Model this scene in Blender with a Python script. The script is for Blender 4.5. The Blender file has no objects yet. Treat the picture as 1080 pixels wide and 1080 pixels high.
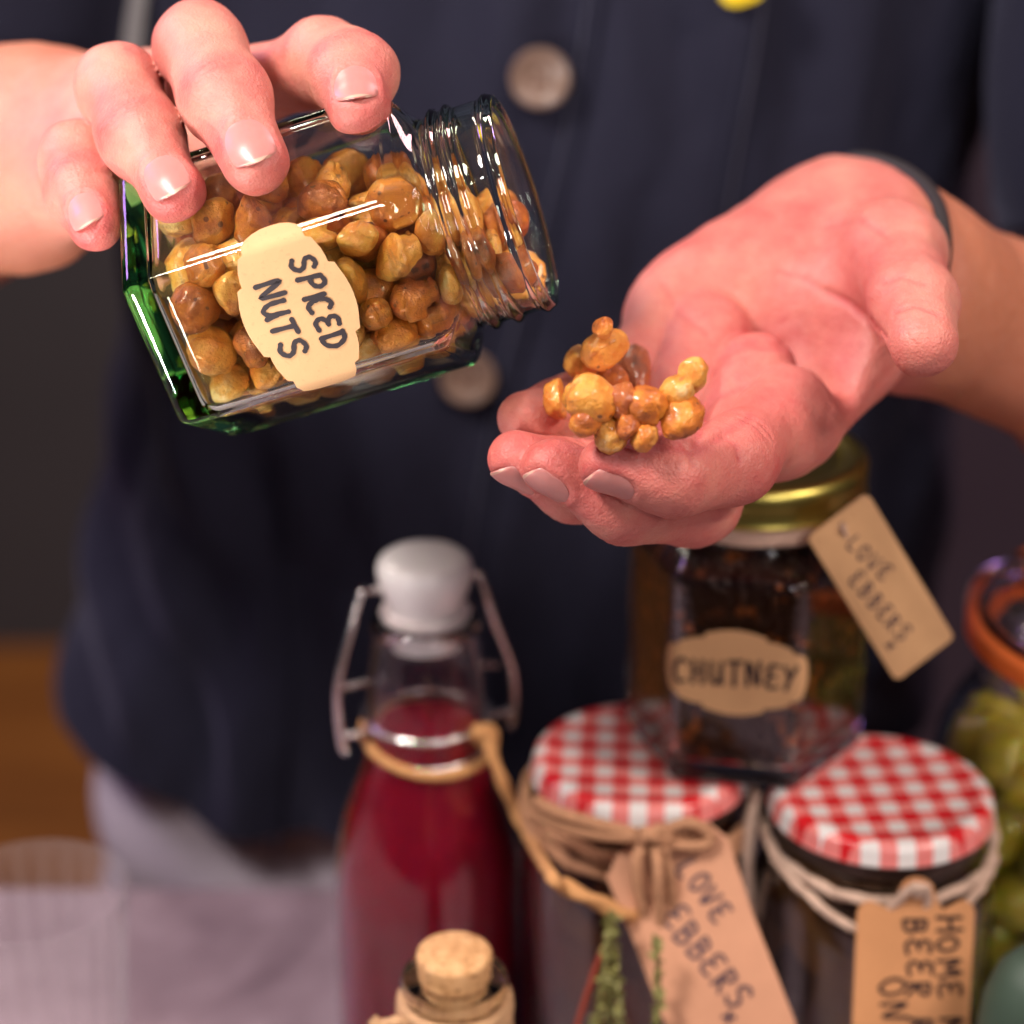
import bpy, bmesh, math, random
import numpy as np
from mathutils import Vector, Matrix
from mathutils.geometry import delaunay_2d_cdt

# ------------------------------------------------------------------ camera, world, light, exposure
SC = bpy.context.scene
F = 2300.0                     # focal length in photograph pixels (photo 1080 wide)
PITCH = math.radians(24.0)
CAMZ = 1210.0                  # camera height, mm above the floor
MM = 0.001
cp, sp = math.cos(PITCH), math.sin(PITCH)

cam_d = bpy.data.cameras.new('camera')
cam = bpy.data.objects.new('camera', cam_d)
SC.collection.objects.link(cam)
cam.location = (0, 0, CAMZ * MM)
cam.rotation_euler = (math.pi / 2 - PITCH, 0, 0)
cam_d.sensor_width = 36.0
cam_d.lens = 36.0 * F / 1080.0
cam_d.clip_start = 0.02
cam_d.clip_end = 50.0
cam_d.dof.use_dof = True
cam_d.dof.focus_distance = 0.486
cam_d.dof.aperture_fstop = cam_d.lens / 11.5
cam_d.dof.aperture_blades = 0
SC.camera = cam

world = bpy.data.worlds.new('World')
SC.world = world
world.use_nodes = True
bgn = world.node_tree.nodes['Background']
bgn.inputs[0].default_value = (0.70, 0.60, 0.80, 1)
bgn.inputs[1].default_value = 0.038

# ------------------------------------------------------------------ placing helpers (all in mm; camera at the origin of "cam" space)
def P(px, py, d):
    """camera-space point (x right, y up, z depth) seen at photo pixel px,py at depth d"""
    return np.array([(px - 540) / F * d, (540 - py) / F * d, float(d)])
def c2w(c):
    c = np.asarray(c, float)
    x, y, d = c[..., 0], c[..., 1], c[..., 2]
    return np.stack([x, d * cp + y * sp, CAMZ - d * sp + y * cp], -1)
def w2c(w):
    w = np.asarray(w, float)
    x, yy, zz = w[..., 0], w[..., 1], w[..., 2] - CAMZ
    return np.stack([x, yy * sp + zz * cp, yy * cp - zz * sp], -1)
def W(px, py, d): return c2w(P(px, py, d))
def WY(px, py, Y):
    k = (py - 540) / F
    return W(px, py, Y / (cp - k * sp))
def WZ(px, py, z):
    k = (py - 540) / F
    return W(px, py, (CAMZ - z) / (sp + k * cp))
def pix(c):
    return 540 + c[..., 0] / c[..., 2] * F, 540 - c[..., 1] / c[..., 2] * F
def nrm(v):
    v = np.asarray(v, float)
    return v / np.linalg.norm(v)

def lamp(name, loc, target, size, power, color, shape='DISK', spread=None):
    l = bpy.data.lights.new(name, 'AREA')
    l.shape = shape
    l.size = size
    l.energy = power
    l.color = color
    if spread: l.spread = spread
    o = bpy.data.objects.new(name, l)
    SC.collection.objects.link(o)
    o.location = loc
    d = Vector(target) - Vector(loc)
    o.rotation_euler = d.to_track_quat('-Z', 'Y').to_euler()
    return o
TG = (0.0, 0.50, 1.05)
# the key lamp hangs where its light glances off the front corner of the tipped jar into the lens
def _key():
    b = Vector(W(182, 328, 517)) * MM; m = Vector(W(540, 216, 502.5)) * MM
    ax = (m - b).normalized(); mid = b.lerp(m, .42); v = (Vector((0, 0, CAMZ * MM)) - mid).normalized()
    x = (v - ax * v.dot(ax)).normalized(); y = ax.cross(x)
    if y.z < 0: y = -y
    a = math.radians(27); h = x * math.cos(a) + y * math.sin(a)
    l = (2 * h.dot(v) * h - v).normalized()
    return mid + l * .80, mid
_kp, _kt = _key()
lamp('key_lamp', _kp, _kt, 0.20, 11.4, (1.0, 0.90, 0.84))
lamp('right_lamp', (0.75, 0.05, 1.75), (0.1, 0.6, 1.05), 0.28, 7.4, (1.0, 0.82, 0.72))
lamp('front_lamp', (0.30, -0.30, 1.36), (0.04, 0.56, 0.90), 0.20, 1.9, (1.0, 0.88, 0.88))
lamp('purple_lamp', (-0.85, 0.95, 1.55), (-0.1, 0.55, 1.1), 0.26, 2.4, (0.62, 0.30, 1.0))
lamp('back_lamp', (0.55, 1.25, 2.0), (0.05, 0.55, 1.1), 0.25, 4.0, (1.0, 0.55, 0.62))
for k, (lx, ly, lz) in enumerate([(-0.42, -0.12, 1.72), (0.10, -0.02, 1.86), (0.50, -0.20, 1.66)]):
    lamp('bulb_lamp', (lx, ly, lz), TG, 0.035, 1.1, (1.0, 0.93, 0.88))
lamp('low_lamp', (-0.30, 0.20, 0.86), (-0.10, 0.50, 1.04), 0.07, 0.17, (1.0, 0.95, 0.92), 'DISK', math.radians(36))  # added fill from below, no real source; makes the jar base glow green
lamp('room_lamp', (-0.9, 1.5, 2.1), (-0.6, 2.3, 0.3), 0.5, 16.0, (1.0, 0.88, 0.75))

vs = SC.view_settings
vs.view_transform = 'Standard'
vs.look = 'None'
vs.gamma = 1.0
vs.exposure = 0.0
vs.use_curve_mapping = False
cy = SC.cycles
cy.max_bounces = 14
cy.transmission_bounces = 12
cy.transparent_max_bounces = 16
cy.diffuse_bounces = 3
cy.glossy_bounces = 5
cy.caustics_reflective = True
cy.caustics_refractive = True
cy.blur_glossy = 0.3
cy.sample_clamp_indirect = 45.0
cy.use_denoising = True

# ------------------------------------------------------------------ object helpers
COL = SC.collection
def tag(o, label=None, cat=None, group=None, kind=None):
    if label: o['label'] = label
    if cat: o['category'] = cat
    if group: o['group'] = group
    if kind: o['kind'] = kind
    return o
def empty(name, loc, label, cat, group=None):
    o = bpy.data.objects.new(name, None)
    o.empty_display_size = 0.02
    COL.objects.link(o)
    o.location = Vector(loc) * MM
    return tag(o, label, cat, group)
def mesh(name, verts, faces, mat, parent=None, smooth=True, attrs=None, fixn=True):
    """verts in world mm; the object's origin is put at the verts' centre (or shares the parent's frame)"""
    v = np.asarray(verts, float) * MM
    me = bpy.data.meshes.new(name)
    if isinstance(faces, np.ndarray):
        n, k = faces.shape
        me.vertices.add(len(v)); 
        org = v.mean(0)
        me.vertices.foreach_set('co', (v - org).astype(np.float32).ravel())
        me.loops.add(n * k)
        me.loops.foreach_set('vertex_index', faces.astype(np.int32).ravel())
        me.polygons.add(n)
        me.polygons.foreach_set('loop_start', np.arange(0, n * k, k, dtype=np.int32))
        me.polygons.foreach_set('loop_total', np.full(n, k, dtype=np.int32))
        me.update(calc_edges=True)
        me.validate()
    else:
        org = v.mean(0)
        me.from_pydata([tuple(p) for p in (v - org)], [], [tuple(int(i) for i in f) for f in faces])
        me.update()
        if fixn:
            bm = bmesh.new(); bm.from_mesh(me); bmesh.ops.recalc_face_normals(bm, faces=bm.faces); bm.to_mesh(me); bm.free()
    me.polygons.foreach_set('use_smooth', [smooth] * len(me.polygons))
    if smooth and fixn and not isinstance(faces, np.ndarray): me.set_sharp_from_angle(angle=math.radians(48))
    if attrs:
        for an, av in attrs.items():
            a = me.attributes.new(an, 'FLOAT', 'POINT')
            a.data.foreach_set('value', np.asarray(av, np.float32))
    if mat: me.materials.append(mat)
    o = bpy.data.objects.new(name, me)
    COL.objects.link(o)
    if parent is not None:
        o.parent = parent
        pw = parent_loc(parent)
        o.location = Vector(org) - pw
    else:
        o.location = Vector(org)
    return o
def parent_loc(p):
    l = Vector((0, 0, 0))
    while p is not None:
        l = l + p.location
        p = p.parent
    return l

def grid_faces(nu, nv, wrap_u=False, wrap_v=False):
    i = np.arange(nu if wrap_u else nu - 1); j = np.arange(nv if wrap_v else nv - 1)
    I, J = np.meshgrid(i, j, indexing='ij')
    a = I * nv + J; b = ((I + 1) % nu) * nv + J
    c = ((I + 1) % nu) * nv + (J + 1) % nv; d = I * nv + (J + 1) % nv
    return np.stack([a, b, c, d], -1).reshape(-1, 4)

def loft(rings, cap0=True, cap1=True):
    """rings: (n, m, 3) closed loops"""
    r = np.asarray(rings, float)
    n, m = r.shape[:2]
    v = r.reshape(-1, 3)
    f = [tuple(x) for x in grid_faces(n, m, False, True)]
    v = list(v)
    if cap0:
        v.append(r[0].mean(0)); c = len(v) - 1
        f += [(c, (j + 1) % m, j) for j in range(m)]
    if cap1:
        v.append(r[-1].mean(0)); c = len(v) - 1; o = (n - 1) * m
        f += [(c, o + j, o + (j + 1) % m) for j in range(m)]
    return np.array(v), f

def lathe(center, prof, n=64, axis=(0, 0, 1), ref=(1, 0, 0), rfun=None, caps=(True, True)):
    """prof: list of (r, z) along axis"""
    ax = nrm(axis); x = np.asarray(ref, float); x = nrm(x - ax * x.dot(ax)); y = np.cross(ax, x)
    th = np.linspace(0, 2 * math.pi, n, endpoint=False)
    rings = []
    for k, (r, z) in enumerate(prof):
        rr = rfun(r, z, th) if rfun else np.full(n, r)
        rings.append(np.asarray(center)[None] + ax[None] * z + np.outer(rr * np.cos(th), x) + np.outer(rr * np.sin(th), y))
    return loft(rings, *caps)

def smooth_path(pts, n=8, closed=False):
    pts = [np.asarray(p, float) for p in pts]
    out = []
    m = len(pts)
    rng = range(m if closed else m - 1)
    for i in rng:
        if closed: p0, p1, p2, p3 = (pts[(i + k) % m] for k in (-1, 0, 1, 2))
        else: p0, p1, p2, p3 = pts[max(i - 1, 0)], pts[i], pts[i + 1], pts[min(i + 2, m - 1)]
        for t in np.linspace(0, 1, n, endpoint=False):
            out.append(0.5 * ((2 * p1) + (-p0 + p2) * t + (2 * p0 - 5 * p1 + 4 * p2 - p3) * t * t + (-p0 + 3 * p1 - 3 * p2 + p3) * t ** 3))
    if not closed: out.append(pts[-1])
    return np.array(out)

def tube(path, r, n=10, closed=False, twist=0.0, lobes=0, lobe=0.0, flat=1.0, up=None):
    """swept tube; lobes>0 gives a twisted-strand cross-section"""
    p = np.asarray(path, float); m = len(p)
    rr = np.full(m, r, float) if np.isscalar(r) else np.asarray(r, float)
    T = np.zeros_like(p)
    if closed: T = np.roll(p, -1, 0) - np.roll(p, 1, 0)
    else:
        T[1:-1] = p[2:] - p[:-2]; T[0] = p[1] - p[0]; T[-1] = p[-1] - p[-2]
    T /= np.linalg.norm(T, axis=1)[:, None] + 1e-12
    N = np.zeros_like(p)
    a = np.array([0, 0, 1.]) if up is None else np.asarray(up, float)
    if abs(T[0].dot(a)) > .95: a = np.array([1., 0, 0])
    nn = nrm(a - T[0] * a.dot(T[0]))
    s = 0; rings = []
    for i in range(m):
        if up is not None:
            nn = a - T[i] * a.dot(T[i])
        else:
            nn = nn - T[i] * nn.dot(T[i])
        nn = nn / (np.linalg.norm(nn) + 1e-12)
        b = np.cross(T[i], nn)
        if i: s += np.linalg.norm(p[i] - p[i - 1])
        th = np.linspace(0, 2 * math.pi, n, endpoint=False)
        rad = rr[i] * (1 + (lobe * np.cos(lobes * (th + s * twist)) if lobes else 0))
        rings.append(p[i] + np.outer(rad * np.cos(th) * flat, nn) + np.outer(rad * np.sin(th), b))
    r_ = np.array(rings)
    if closed:
        return r_.reshape(-1, 3), [tuple(x) for x in grid_faces(m, n, True, True)]
    return loft(r_)

def join(*vf):
    V = []; Fc = []; o = 0
    for v, f in vf:
        V.append(np.asarray(v, float)); Fc += [tuple(int(i) + o for i in q) for q in f]; o += len(v)
    return np.concatenate(V), Fc

def uvball(n=16, m=12):
    th = np.linspace(0, 2 * math.pi, n, endpoint=False)
    ph = np.linspace(0, math.pi, m)
    rings = [np.stack([np.sin(p) * np.cos(th), np.sin(p) * np.sin(th), np.full(n, -np.cos(p))], -1) for p in ph[1:-1]]
    return loft(rings)

# ------------------------------------------------------------------ materials
def mat(name):
    m = bpy.data.materials.new(name); m.use_nodes = True
    nt = m.node_tree; nt.nodes.clear()
    out = nt.nodes.new('ShaderNodeOutputMaterial')
    return m, nt, out
def node(nt, t, **kw):
    n = nt.nodes.new(t)
    for k, v in kw.items():
        if k.startswith('_'): setattr(n, k[1:], v)
        else:
            key = k.replace('__', ' ')
            n.inputs[key].default_value = v
    return n
def rgba(c): return (c[0], c[1], c[2], 1)
def principled(nt, out, col=(.5, .5, .5), rough=.5, **kw):
    b = nt.nodes.new('ShaderNodeBsdfPrincipled')
    b.inputs['Base Color'].default_value = rgba(col)
    b.inputs['Roughness'].default_value = rough
    for k, v in kw.items(): b.inputs[k.replace('__', ' ')].default_value = v
    nt.links.new(b.outputs[0], out.inputs[0])
    return b
def ramp(nt, src, stops):
    r = nt.nodes.new('ShaderNodeValToRGB')
    el = r.color_ramp.elements
    while len(el) < len(stops): el.new(0.5)
    for e, (p, c) in zip(el, stops):
        e.position = p; e.color = rgba(c) if len(c) == 3 else c
    nt.links.new(src, r.inputs[0])
    return r.outputs[0]
def coords(nt, kind='Object', scale=1.0, random_offset=False):
    tc = nt.nodes.new('ShaderNodeTexCoord')
    mp = nt.nodes.new('ShaderNodeMapping')
    mp.inputs['Scale'].default_value = (scale,) * 3 if np.isscalar(scale) else scale
    nt.links.new(tc.outputs[kind], mp.inputs[0])
    if random_offset:
        oi = nt.nodes.new('ShaderNodeObjectInfo')
        mm = nt.nodes.new('ShaderNodeMath'); mm.operation = 'MULTIPLY'; mm.inputs[1].default_value = 0.37
        nt.links.new(oi.outputs['Random'], mm.inputs[0])
        cb = nt.nodes.new('ShaderNodeCombineXYZ')
        nt.links.new(mm.outputs[0], cb.inputs[0]); nt.links.new(mm.outputs[0], cb.inputs[2])
        nt.links.new(cb.outputs[0], mp.inputs['Location'])
    return mp.outputs[0]
def noise(nt, vec, scale, detail=4, rough=.55, dist=0.0):
    n = nt.nodes.new('ShaderNodeTexNoise')
    n.inputs['Scale'].default_value = scale; n.inputs['Detail'].default_value = detail
    n.inputs['Roughness'].default_value = rough; n.inputs['Distortion'].default_value = dist
    nt.links.new(vec, n.inputs['Vector'])
    return n.outputs[0]
def voro(nt, vec, scale, feature='F1'):
    n = nt.nodes.new('ShaderNodeTexVoronoi'); n.feature = feature
    n.inputs['Scale'].default_value = scale
    nt.links.new(vec, n.inputs['Vector'])
    return n.outputs['Distance']
def math2(nt, op, a, b=None, clamp=False):
    m = nt.nodes.new('ShaderNodeMath'); m.operation = op; m.use_clamp = clamp
    for i, x in enumerate((a, b)):
        if x is None: continue
        if isinstance(x, (int, float)): m.inputs[i].default_value = x
        else: nt.links.new(x, m.inputs[i])
    return m.outputs[0]
def mixc(nt, fac, a, b, mode='MIX'):
    m = nt.nodes.new('ShaderNodeMix'); m.data_type = 'RGBA'; m.blend_type = mode
    for idx, x in ((0, fac), (6, a), (7, b)):
        if isinstance(x, (int, float)): m.inputs[idx].default_value = x
        elif isinstance(x, tuple): m.inputs[idx].default_value = rgba(x)
        else: nt.links.new(x, m.inputs[idx])
    return m.outputs[2]
def bump(nt, bsdf, h, strength=.3, dist=.001, prev=None):
    b = nt.nodes.new('ShaderNodeBump')
    b.inputs['Strength'].default_value = strength; b.inputs['Distance'].default_value = dist
    nt.links.new(h, b.inputs['Height'])
    if prev is not None: nt.links.new(prev, b.inputs['Normal'])
    if bsdf is not None: nt.links.new(b.outputs[0], bsdf.inputs['Normal'])
    return b.outputs[0]

def simple(name, col, rough=.5, var=0.0, vscale=60, bmp=0.0, bscale=400, bdist=.0005, **kw):
    m, nt, out = mat(name)
    b = principled(nt, out, col, rough, **kw)
    v = coords(nt)
    if var:
        n = noise(nt, v, vscale, 5)
        c = mixc(nt, n, tuple(x * (1 - var) for x in col), tuple(min(1, x * (1 + var)) for x in col))
        nt.links.new(c, b.inputs['Base Color'])
    if bmp:
        bump(nt, b, noise(nt, v, bscale, 3), bmp, bdist)
    return m

def skin_material():
    m, nt, out = mat('skin')
    b = principled(nt, out, (.6, .3, .22), .42)
    b.inputs['Subsurface Weight'].default_value = 0.25
    b.inputs['Subsurface Radius'].default_value = (1.0, 0.34, 0.20)
    b.inputs['Subsurface Scale'].default_value = 0.0032
    b.inputs['Specular IOR Level'].default_value = 0.42
    v = coords(nt)
    at = nt.nodes.new('ShaderNodeAttribute'); at.attribute_name = 'flush'
    at2 = nt.nodes.new('ShaderNodeAttribute'); at2.attribute_name = 'tan'
    n1 = noise(nt, v, 95, 4, .6)
    n2 = noise(nt, v, 420, 3, .6)
    n0 = noise(nt, v, 38, 3, .5)
    nn_ = math2(nt, 'ADD', math2(nt, 'MULTIPLY', math2(nt, 'SUBTRACT', n1, .5), .9), math2(nt, 'MULTIPLY', math2(nt, 'SUBTRACT', n0, .5), 1.5))
    f = math2(nt, 'ADD', at.outputs['Fac'], nn_, True)
    c = ramp(nt, f, [(0, (.62, .25, .185)), (.45, (.56, .148, .122)), (1, (.45, .054, .058))])
    c = mixc(nt, at2.outputs['Fac'], c, (.47, .155, .075))
    c = mixc(nt, math2(nt, 'MULTIPLY', n2, .30), c, (.70, .37, .28))
    nt.links.new(c, b.inputs['Base Color'])
    rr = math2(nt, 'ADD', .34, math2(nt, 'MULTIPLY', n1, .2))
    nt.links.new(rr, b.inputs['Roughness'])
    h1 = voro(nt, v, 1500, 'F1')
    h2 = noise(nt, v, 760, 4, .65, .6)
    p = bump(nt, None, h2, .46, .0007)
    bump(nt, b, h1, .30, .00035, p)
    return m

def glass_material(name, tint, dens, rough=0.0, ior=1.5, smudge=True, scat=0):
    m, nt, out = mat(name)
    g = nt.nodes.new('ShaderNodeBsdfGlass')
    g.inputs['Color'].default_value = (1, 1, 1, 1)
    g.inputs['Roughness'].default_value = rough
    g.inputs['IOR'].default_value = ior
    nt.links.new(g.outputs[0], out.inputs['Surface'])
    if smudge:
        v = coords(nt)
        n = noise(nt, v, 26, 2)
        bn = nt.nodes.new('ShaderNodeBump'); bn.inputs['Strength'].default_value = .10; bn.inputs['Distance'].default_value = .0012
        nt.links.new(n, bn.inputs['Height']); nt.links.new(bn.outputs[0], g.inputs['Normal'])
        sm_ = ramp(nt, noise(nt, v, 75, 5, .65, 1.0), [(.58, (0, 0, 0)), (.74, (1, 1, 1))])
        nt.links.new(math2(nt, 'MULTIPLY', sm_, .10), g.inputs['Roughness'])
    if dens and scat:
        va = nt.nodes.new('ShaderNodeVolumeAbsorption')
        va.inputs['Color'].default_value = rgba(tint); va.inputs['Density'].default_value = dens
        vs_ = nt.nodes.new('ShaderNodeVolumeScatter'); vs_.inputs['Color'].default_value = (.25, 1, .5, 1); vs_.inputs['Density'].default_value = scat
        ad = nt.nodes.new('ShaderNodeAddShader'); nt.links.new(va.outputs[0], ad.inputs[0]); nt.links.new(vs_.outputs[0], ad.inputs[1])
        nt.links.new(ad.outputs[0], out.inputs['Volume'])
    elif dens:
        va = nt.nodes.new('ShaderNodeVolumeAbsorption')
        va.inputs['Color'].default_value = rgba(tint); va.inputs['Density'].default_value = dens
        nt.links.new(va.outputs[0], out.inputs['Volume'])
    return m

def kraft_material(name, col):
    m, nt, out = mat(name)
    b = principled(nt, out, col, .75)
    b.inputs['Specular IOR Level'].default_value = .25
    v = coords(nt)
    n1 = noise(nt, v, 55, 6, .6); n2 = noise(nt, coords(nt, scale=(1, 1, 1)), 900, 3)
    c = mixc(nt, n1, tuple(x * .86 for x in col), tuple(min(1, x * 1.12) for x in col))
    fib = math2(nt, 'GREATER_THAN', n2, .64)
    c = mixc(nt, math2(nt, 'MULTIPLY', fib, .18), c, tuple(x * .6 for x in col))
    nt.links.new(c, b.inputs['Base Color'])
    bump(nt, b, n1, .6, .0009)
    return m

def twine_material(name, col):
    m, nt, out = mat(name)
    b = principled(nt, out, col, .85)
    v = coords(nt)
    n1 = noise(nt, v, 500, 4, .7)
    c = mixc(nt, n1, tuple(x * .55 for x in col), tuple(min(1, x * 1.35) for x in col))
    nt.links.new(c, b.inputs['Base Color'])
    bump(nt, b, noise(nt, v, 1500, 3), .6, .0005)
    return m

def nut_material():
    m, nt, out = mat('roasted_nut')
    b = principled(nt, out, (.6, .3, .08), .28, Coat__Weight=.45, Coat__Roughness=.18)
    b.inputs['Subsurface Weight'].default_value = .06
    b.inputs['Subsurface Radius'].default_value = (1, .5, .2)
    b.inputs['Subsurface Scale'].default_value = .002
    v = coords(nt, random_offset=True)
    oi = nt.nodes.new('ShaderNodeObjectInfo')
    sepc = nt.nodes.new('ShaderNodeSeparateColor'); nt.links.new(oi.outputs['Color'], sepc.inputs[0])
    n1 = noise(nt, v, 900, 4, .6)
    n2 = noise(nt, v, 2300, 5, .7)
    f = math2(nt, 'ADD', math2(nt, 'MULTIPLY', sepc.outputs[0], .62), math2(nt, 'MULTIPLY', math2(nt, 'SUBTRACT', n1, .34), 1.15), True)
    c = ramp(nt, f, [(0, (.84, .53, .22)), (.20, (.80, .35, .055)), (.46, (.66, .19, .016)), (.76, (.36, .075, .014)), (1, (.15, .045, .02))])
    n3 = noise(nt, v, 620, 3, .5, .8)
    skn = ramp(nt, n3, [(.555, (0, 0, 0)), (.60, (1, 1, 1))])
    c = mixc(nt, math2(nt, 'MULTIPLY', skn, .48), c, (.30, .070, .014))
    sp1 = ramp(nt, n2, [(.60, (0, 0, 0)), (.70, (1, 1, 1))])
    c = mixc(nt, math2(nt, 'MULTIPLY', sp1, .65), c, (.22, .06, .015))
    vd = voro(nt, v, 1500)
    spk = math2(nt, 'LESS_THAN', vd, .17)
    spk = math2(nt, 'MULTIPLY', spk, math2(nt, 'GREATER_THAN', n1, .52))
    c = mixc(nt, math2(nt, 'MULTIPLY', spk, .75), c, (.09, .03, .012))
    nt.links.new(c, b.inputs['Base Color'])
    rr = math2(nt, 'ADD', .18, math2(nt, 'MULTIPLY', n2, .5))
    nt.links.new(rr, b.inputs['Roughness'])
    p = bump(nt, None, n2, .75, .0013)
    bump(nt, b, noise(nt, v, 9000, 2), .3, .0003, p)
    return m

def jacket_material():
    m, nt, out = mat('navy_cotton')
    b = principled(nt, out, (.012, .013, .028), .85)
    b.inputs['Specular IOR Level'].default_value = .2
    b.inputs['Sheen Weight'].default_value = .12
    b.inputs['Sheen Roughness'].default_value = .45
    b.inputs['Sheen Tint'].default_value = (.6, .6, .9, 1)
    v = coords(nt)
    n1 = noise(nt, v, 9, 5, .6)
    n2 = noise(nt, v, 1500, 2)
    c = mixc(nt, n1, (.0040, .0046, .0145), (.0105, .0112, .028))
    c = mixc(nt, math2(nt, 'MULTIPLY', n2, .5), c, (.024, .022, .036))
    nt.links.new(c, b.inputs['Base Color'])
    p = bump(nt, None, noise(nt, v, 22, 5, .6), .5, .006)
    bump(nt, b, n2, .4, .0008, p)
    return m

def gingham_material(rot=.05):
    m, nt, out = mat('gingham_print')
    b = principled(nt, out, (.8, .8, .8), .32)
    tc = nt.nodes.new('ShaderNodeTexCoord')
    mp = nt.nodes.new('ShaderNodeMapping'); mp.inputs['Rotation'].default_value = (0, 0, rot)
    nt.links.new(tc.outputs['Object'], mp.inputs[0])
    sx = nt.nodes.new('ShaderNodeSeparateXYZ'); nt.links.new(mp.outputs[0], sx.inputs[0])
    def stripe(ax):
        a = math2(nt, 'MULTIPLY', sx.outputs[ax], 1 / 0.0099)
        fr = math2(nt, 'FRACT', math2(nt, 'ADD', a, 50.3))
        return math2(nt, 'GREATER_THAN', fr, .5)
    s = math2(nt, 'ADD', stripe(0), stripe(1))
    n = noise(nt, tc.outputs['Object'], 900, 2)
    sn = math2(nt, 'MULTIPLY', math2(nt, 'ADD', s, math2(nt, 'MULTIPLY', math2(nt, 'SUBTRACT', n, .5), .35)), .5, True)
    c = ramp(nt, sn, [(0, (.82, .80, .78)), (.5, (.84, .24, .22)), (1, (.66, .008, .015))])
    nt.links.new(c, b.inputs['Base Color'])
    b.inputs['Coat Weight'].default_value = .3
    return m

M = {}
M['skin'] = skin_material()
M['jar_glass'] = glass_material('jar_glass', (.0, .985, .30), 36.0)
M['clear_glass'] = glass_material('clear_glass', (.6, .8, .75), 10.0)
M['nut'] = nut_material()
M['jacket'] = jacket_material()
M['gingham'] = gingham_material()
M['sticker'] = kraft_material('sticker_paper', (.60, .355, .175))
M['kraft'] = kraft_material('kraft_card', (.60, .285, .125))
M['kraft_pink'] = kraft_material('kraft_card_dull', (.52, .26, .155))
M['ink'] = simple('marker_ink', (.018, .010, .014), .5, .2)
M['ink_faded'] = simple('pen_ink', (.055, .030, .045), .6, .3)
M['twine'] = twine_material('jute_twine', (.44, .22, .115))
M['twine_pale'] = twine_material('cotton_twine', (.60, .42, .32))
M['raffia'] = twine_material('paper_raffia', (.55, .27, .10))
M['gold'] = simple('gold_lacquer', (.42, .36, .09), .34, .1, Metallic=1.0, bmp=.05, bscale=120)
M['steel'] = simple('steel_wire', (.82, .79, .78), .25, .1, Metallic=1.0)
M['porcelain'] = simple('white_porcelain', (.84, .80, .80), .14, .04, 40, Coat__Weight=.5)
M['rubber_clear'] = simple('pale_washer', (.6, .52, .52), .3)
M['rubber_orange'] = simple('orange_rubber', (.78, .16, .03), .45, .15)
M['cordial'] = simple('crimson_cordial', (.25, .0004, .017), .5, .35, 30, Specular__IOR__Level=.12, Subsurface__Weight=.35)
bb = M['cordial'].node_tree.nodes['Principled BSDF']
bb.inputs['Subsurface Radius'].default_value = (1, .06, .08); bb.inputs['Subsurface Scale'].default_value = .02
M['nail'] = None
M['nail'] = simple('finger_nail', (.54, .21, .19), .34, .10, 260, Subsurface__Weight=.25, bmp=.12, bscale=700, bdist=.0002)
M['nail'].node_tree.nodes['Principled BSDF'].inputs['Subsurface Scale'].default_value = .002
M['nail_tip'] = simple('nail_tip', (.60, .35, .26), .4)

# ------------------------------------------------------------------ the body: one implicit surface (camera space, mm)
def rcone(p, a, b, r1, r2):
    ba = b - a; l2 = ba.dot(ba); rr = r1 - r2; a2 = l2 - rr * rr; il2 = 1.0 / l2
    pa = p - a
    y = pa @ ba
    z = y - l2
    q = pa * l2 - y[..., None] * ba
    x2 = np.einsum('...i,...i->...', q, q)
    y2 = y * y * l2; z2 = z * z * l2
    k = math.copysign(1, rr) * rr * rr * x2
    c1 = np.sign(z) * a2 * z2 > k
    c2 = np.sign(y) * a2 * y2 < k
    r = (np.sqrt(np.maximum(x2 * a2 * il2, 0)) + y * rr) * il2 - r1
    return np.where(c1, np.sqrt(x2 + z2) * il2 - r2, np.where(c2, np.sqrt(x2 + y2) * il2 - r1, r))
def smin(a, b, k):
    h = np.maximum(k - np.abs(a - b), 0) / k
    return np.minimum(a, b) - h * h * k * .25
def cone(a, b, r1, r2, n=None, flat=1.0, k=4):
    """flat<1 squeezes the cross-section along n"""
    return (np.array(a, float), np.array(b, float), r1, r2, None if n is None else nrm(n), flat, k)
def prim_eval(pr, p):
    a, b, r1, r2, n, fl, k = pr
    if n is None or fl == 1.0: return rcone(p, a, b, r1, r2)
    ax = nrm(b - a)
    m = nrm(n - ax * n.dot(ax))
    h = (p - a) @ m
    q = p + (h * (1 / fl - 1))[..., None] * m
    return rcone(q, a, b, r1, r2) * fl
def chain_eval(prims, p):
    d = prim_eval(prims[0], p)
    for pr in prims[1:]: d = smin(d, prim_eval(pr, p), pr[6])
    return d
def chain_box(prims, m):
    pts = np.array([x for pr in prims for x in (pr[0] - max(pr[2], pr[3]), pr[0] + max(pr[2], pr[3]), pr[1] - max(pr[2], pr[3]), pr[1] + max(pr[2], pr[3]))])
    return pts.min(0) - m, pts.max(0) + m

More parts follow.
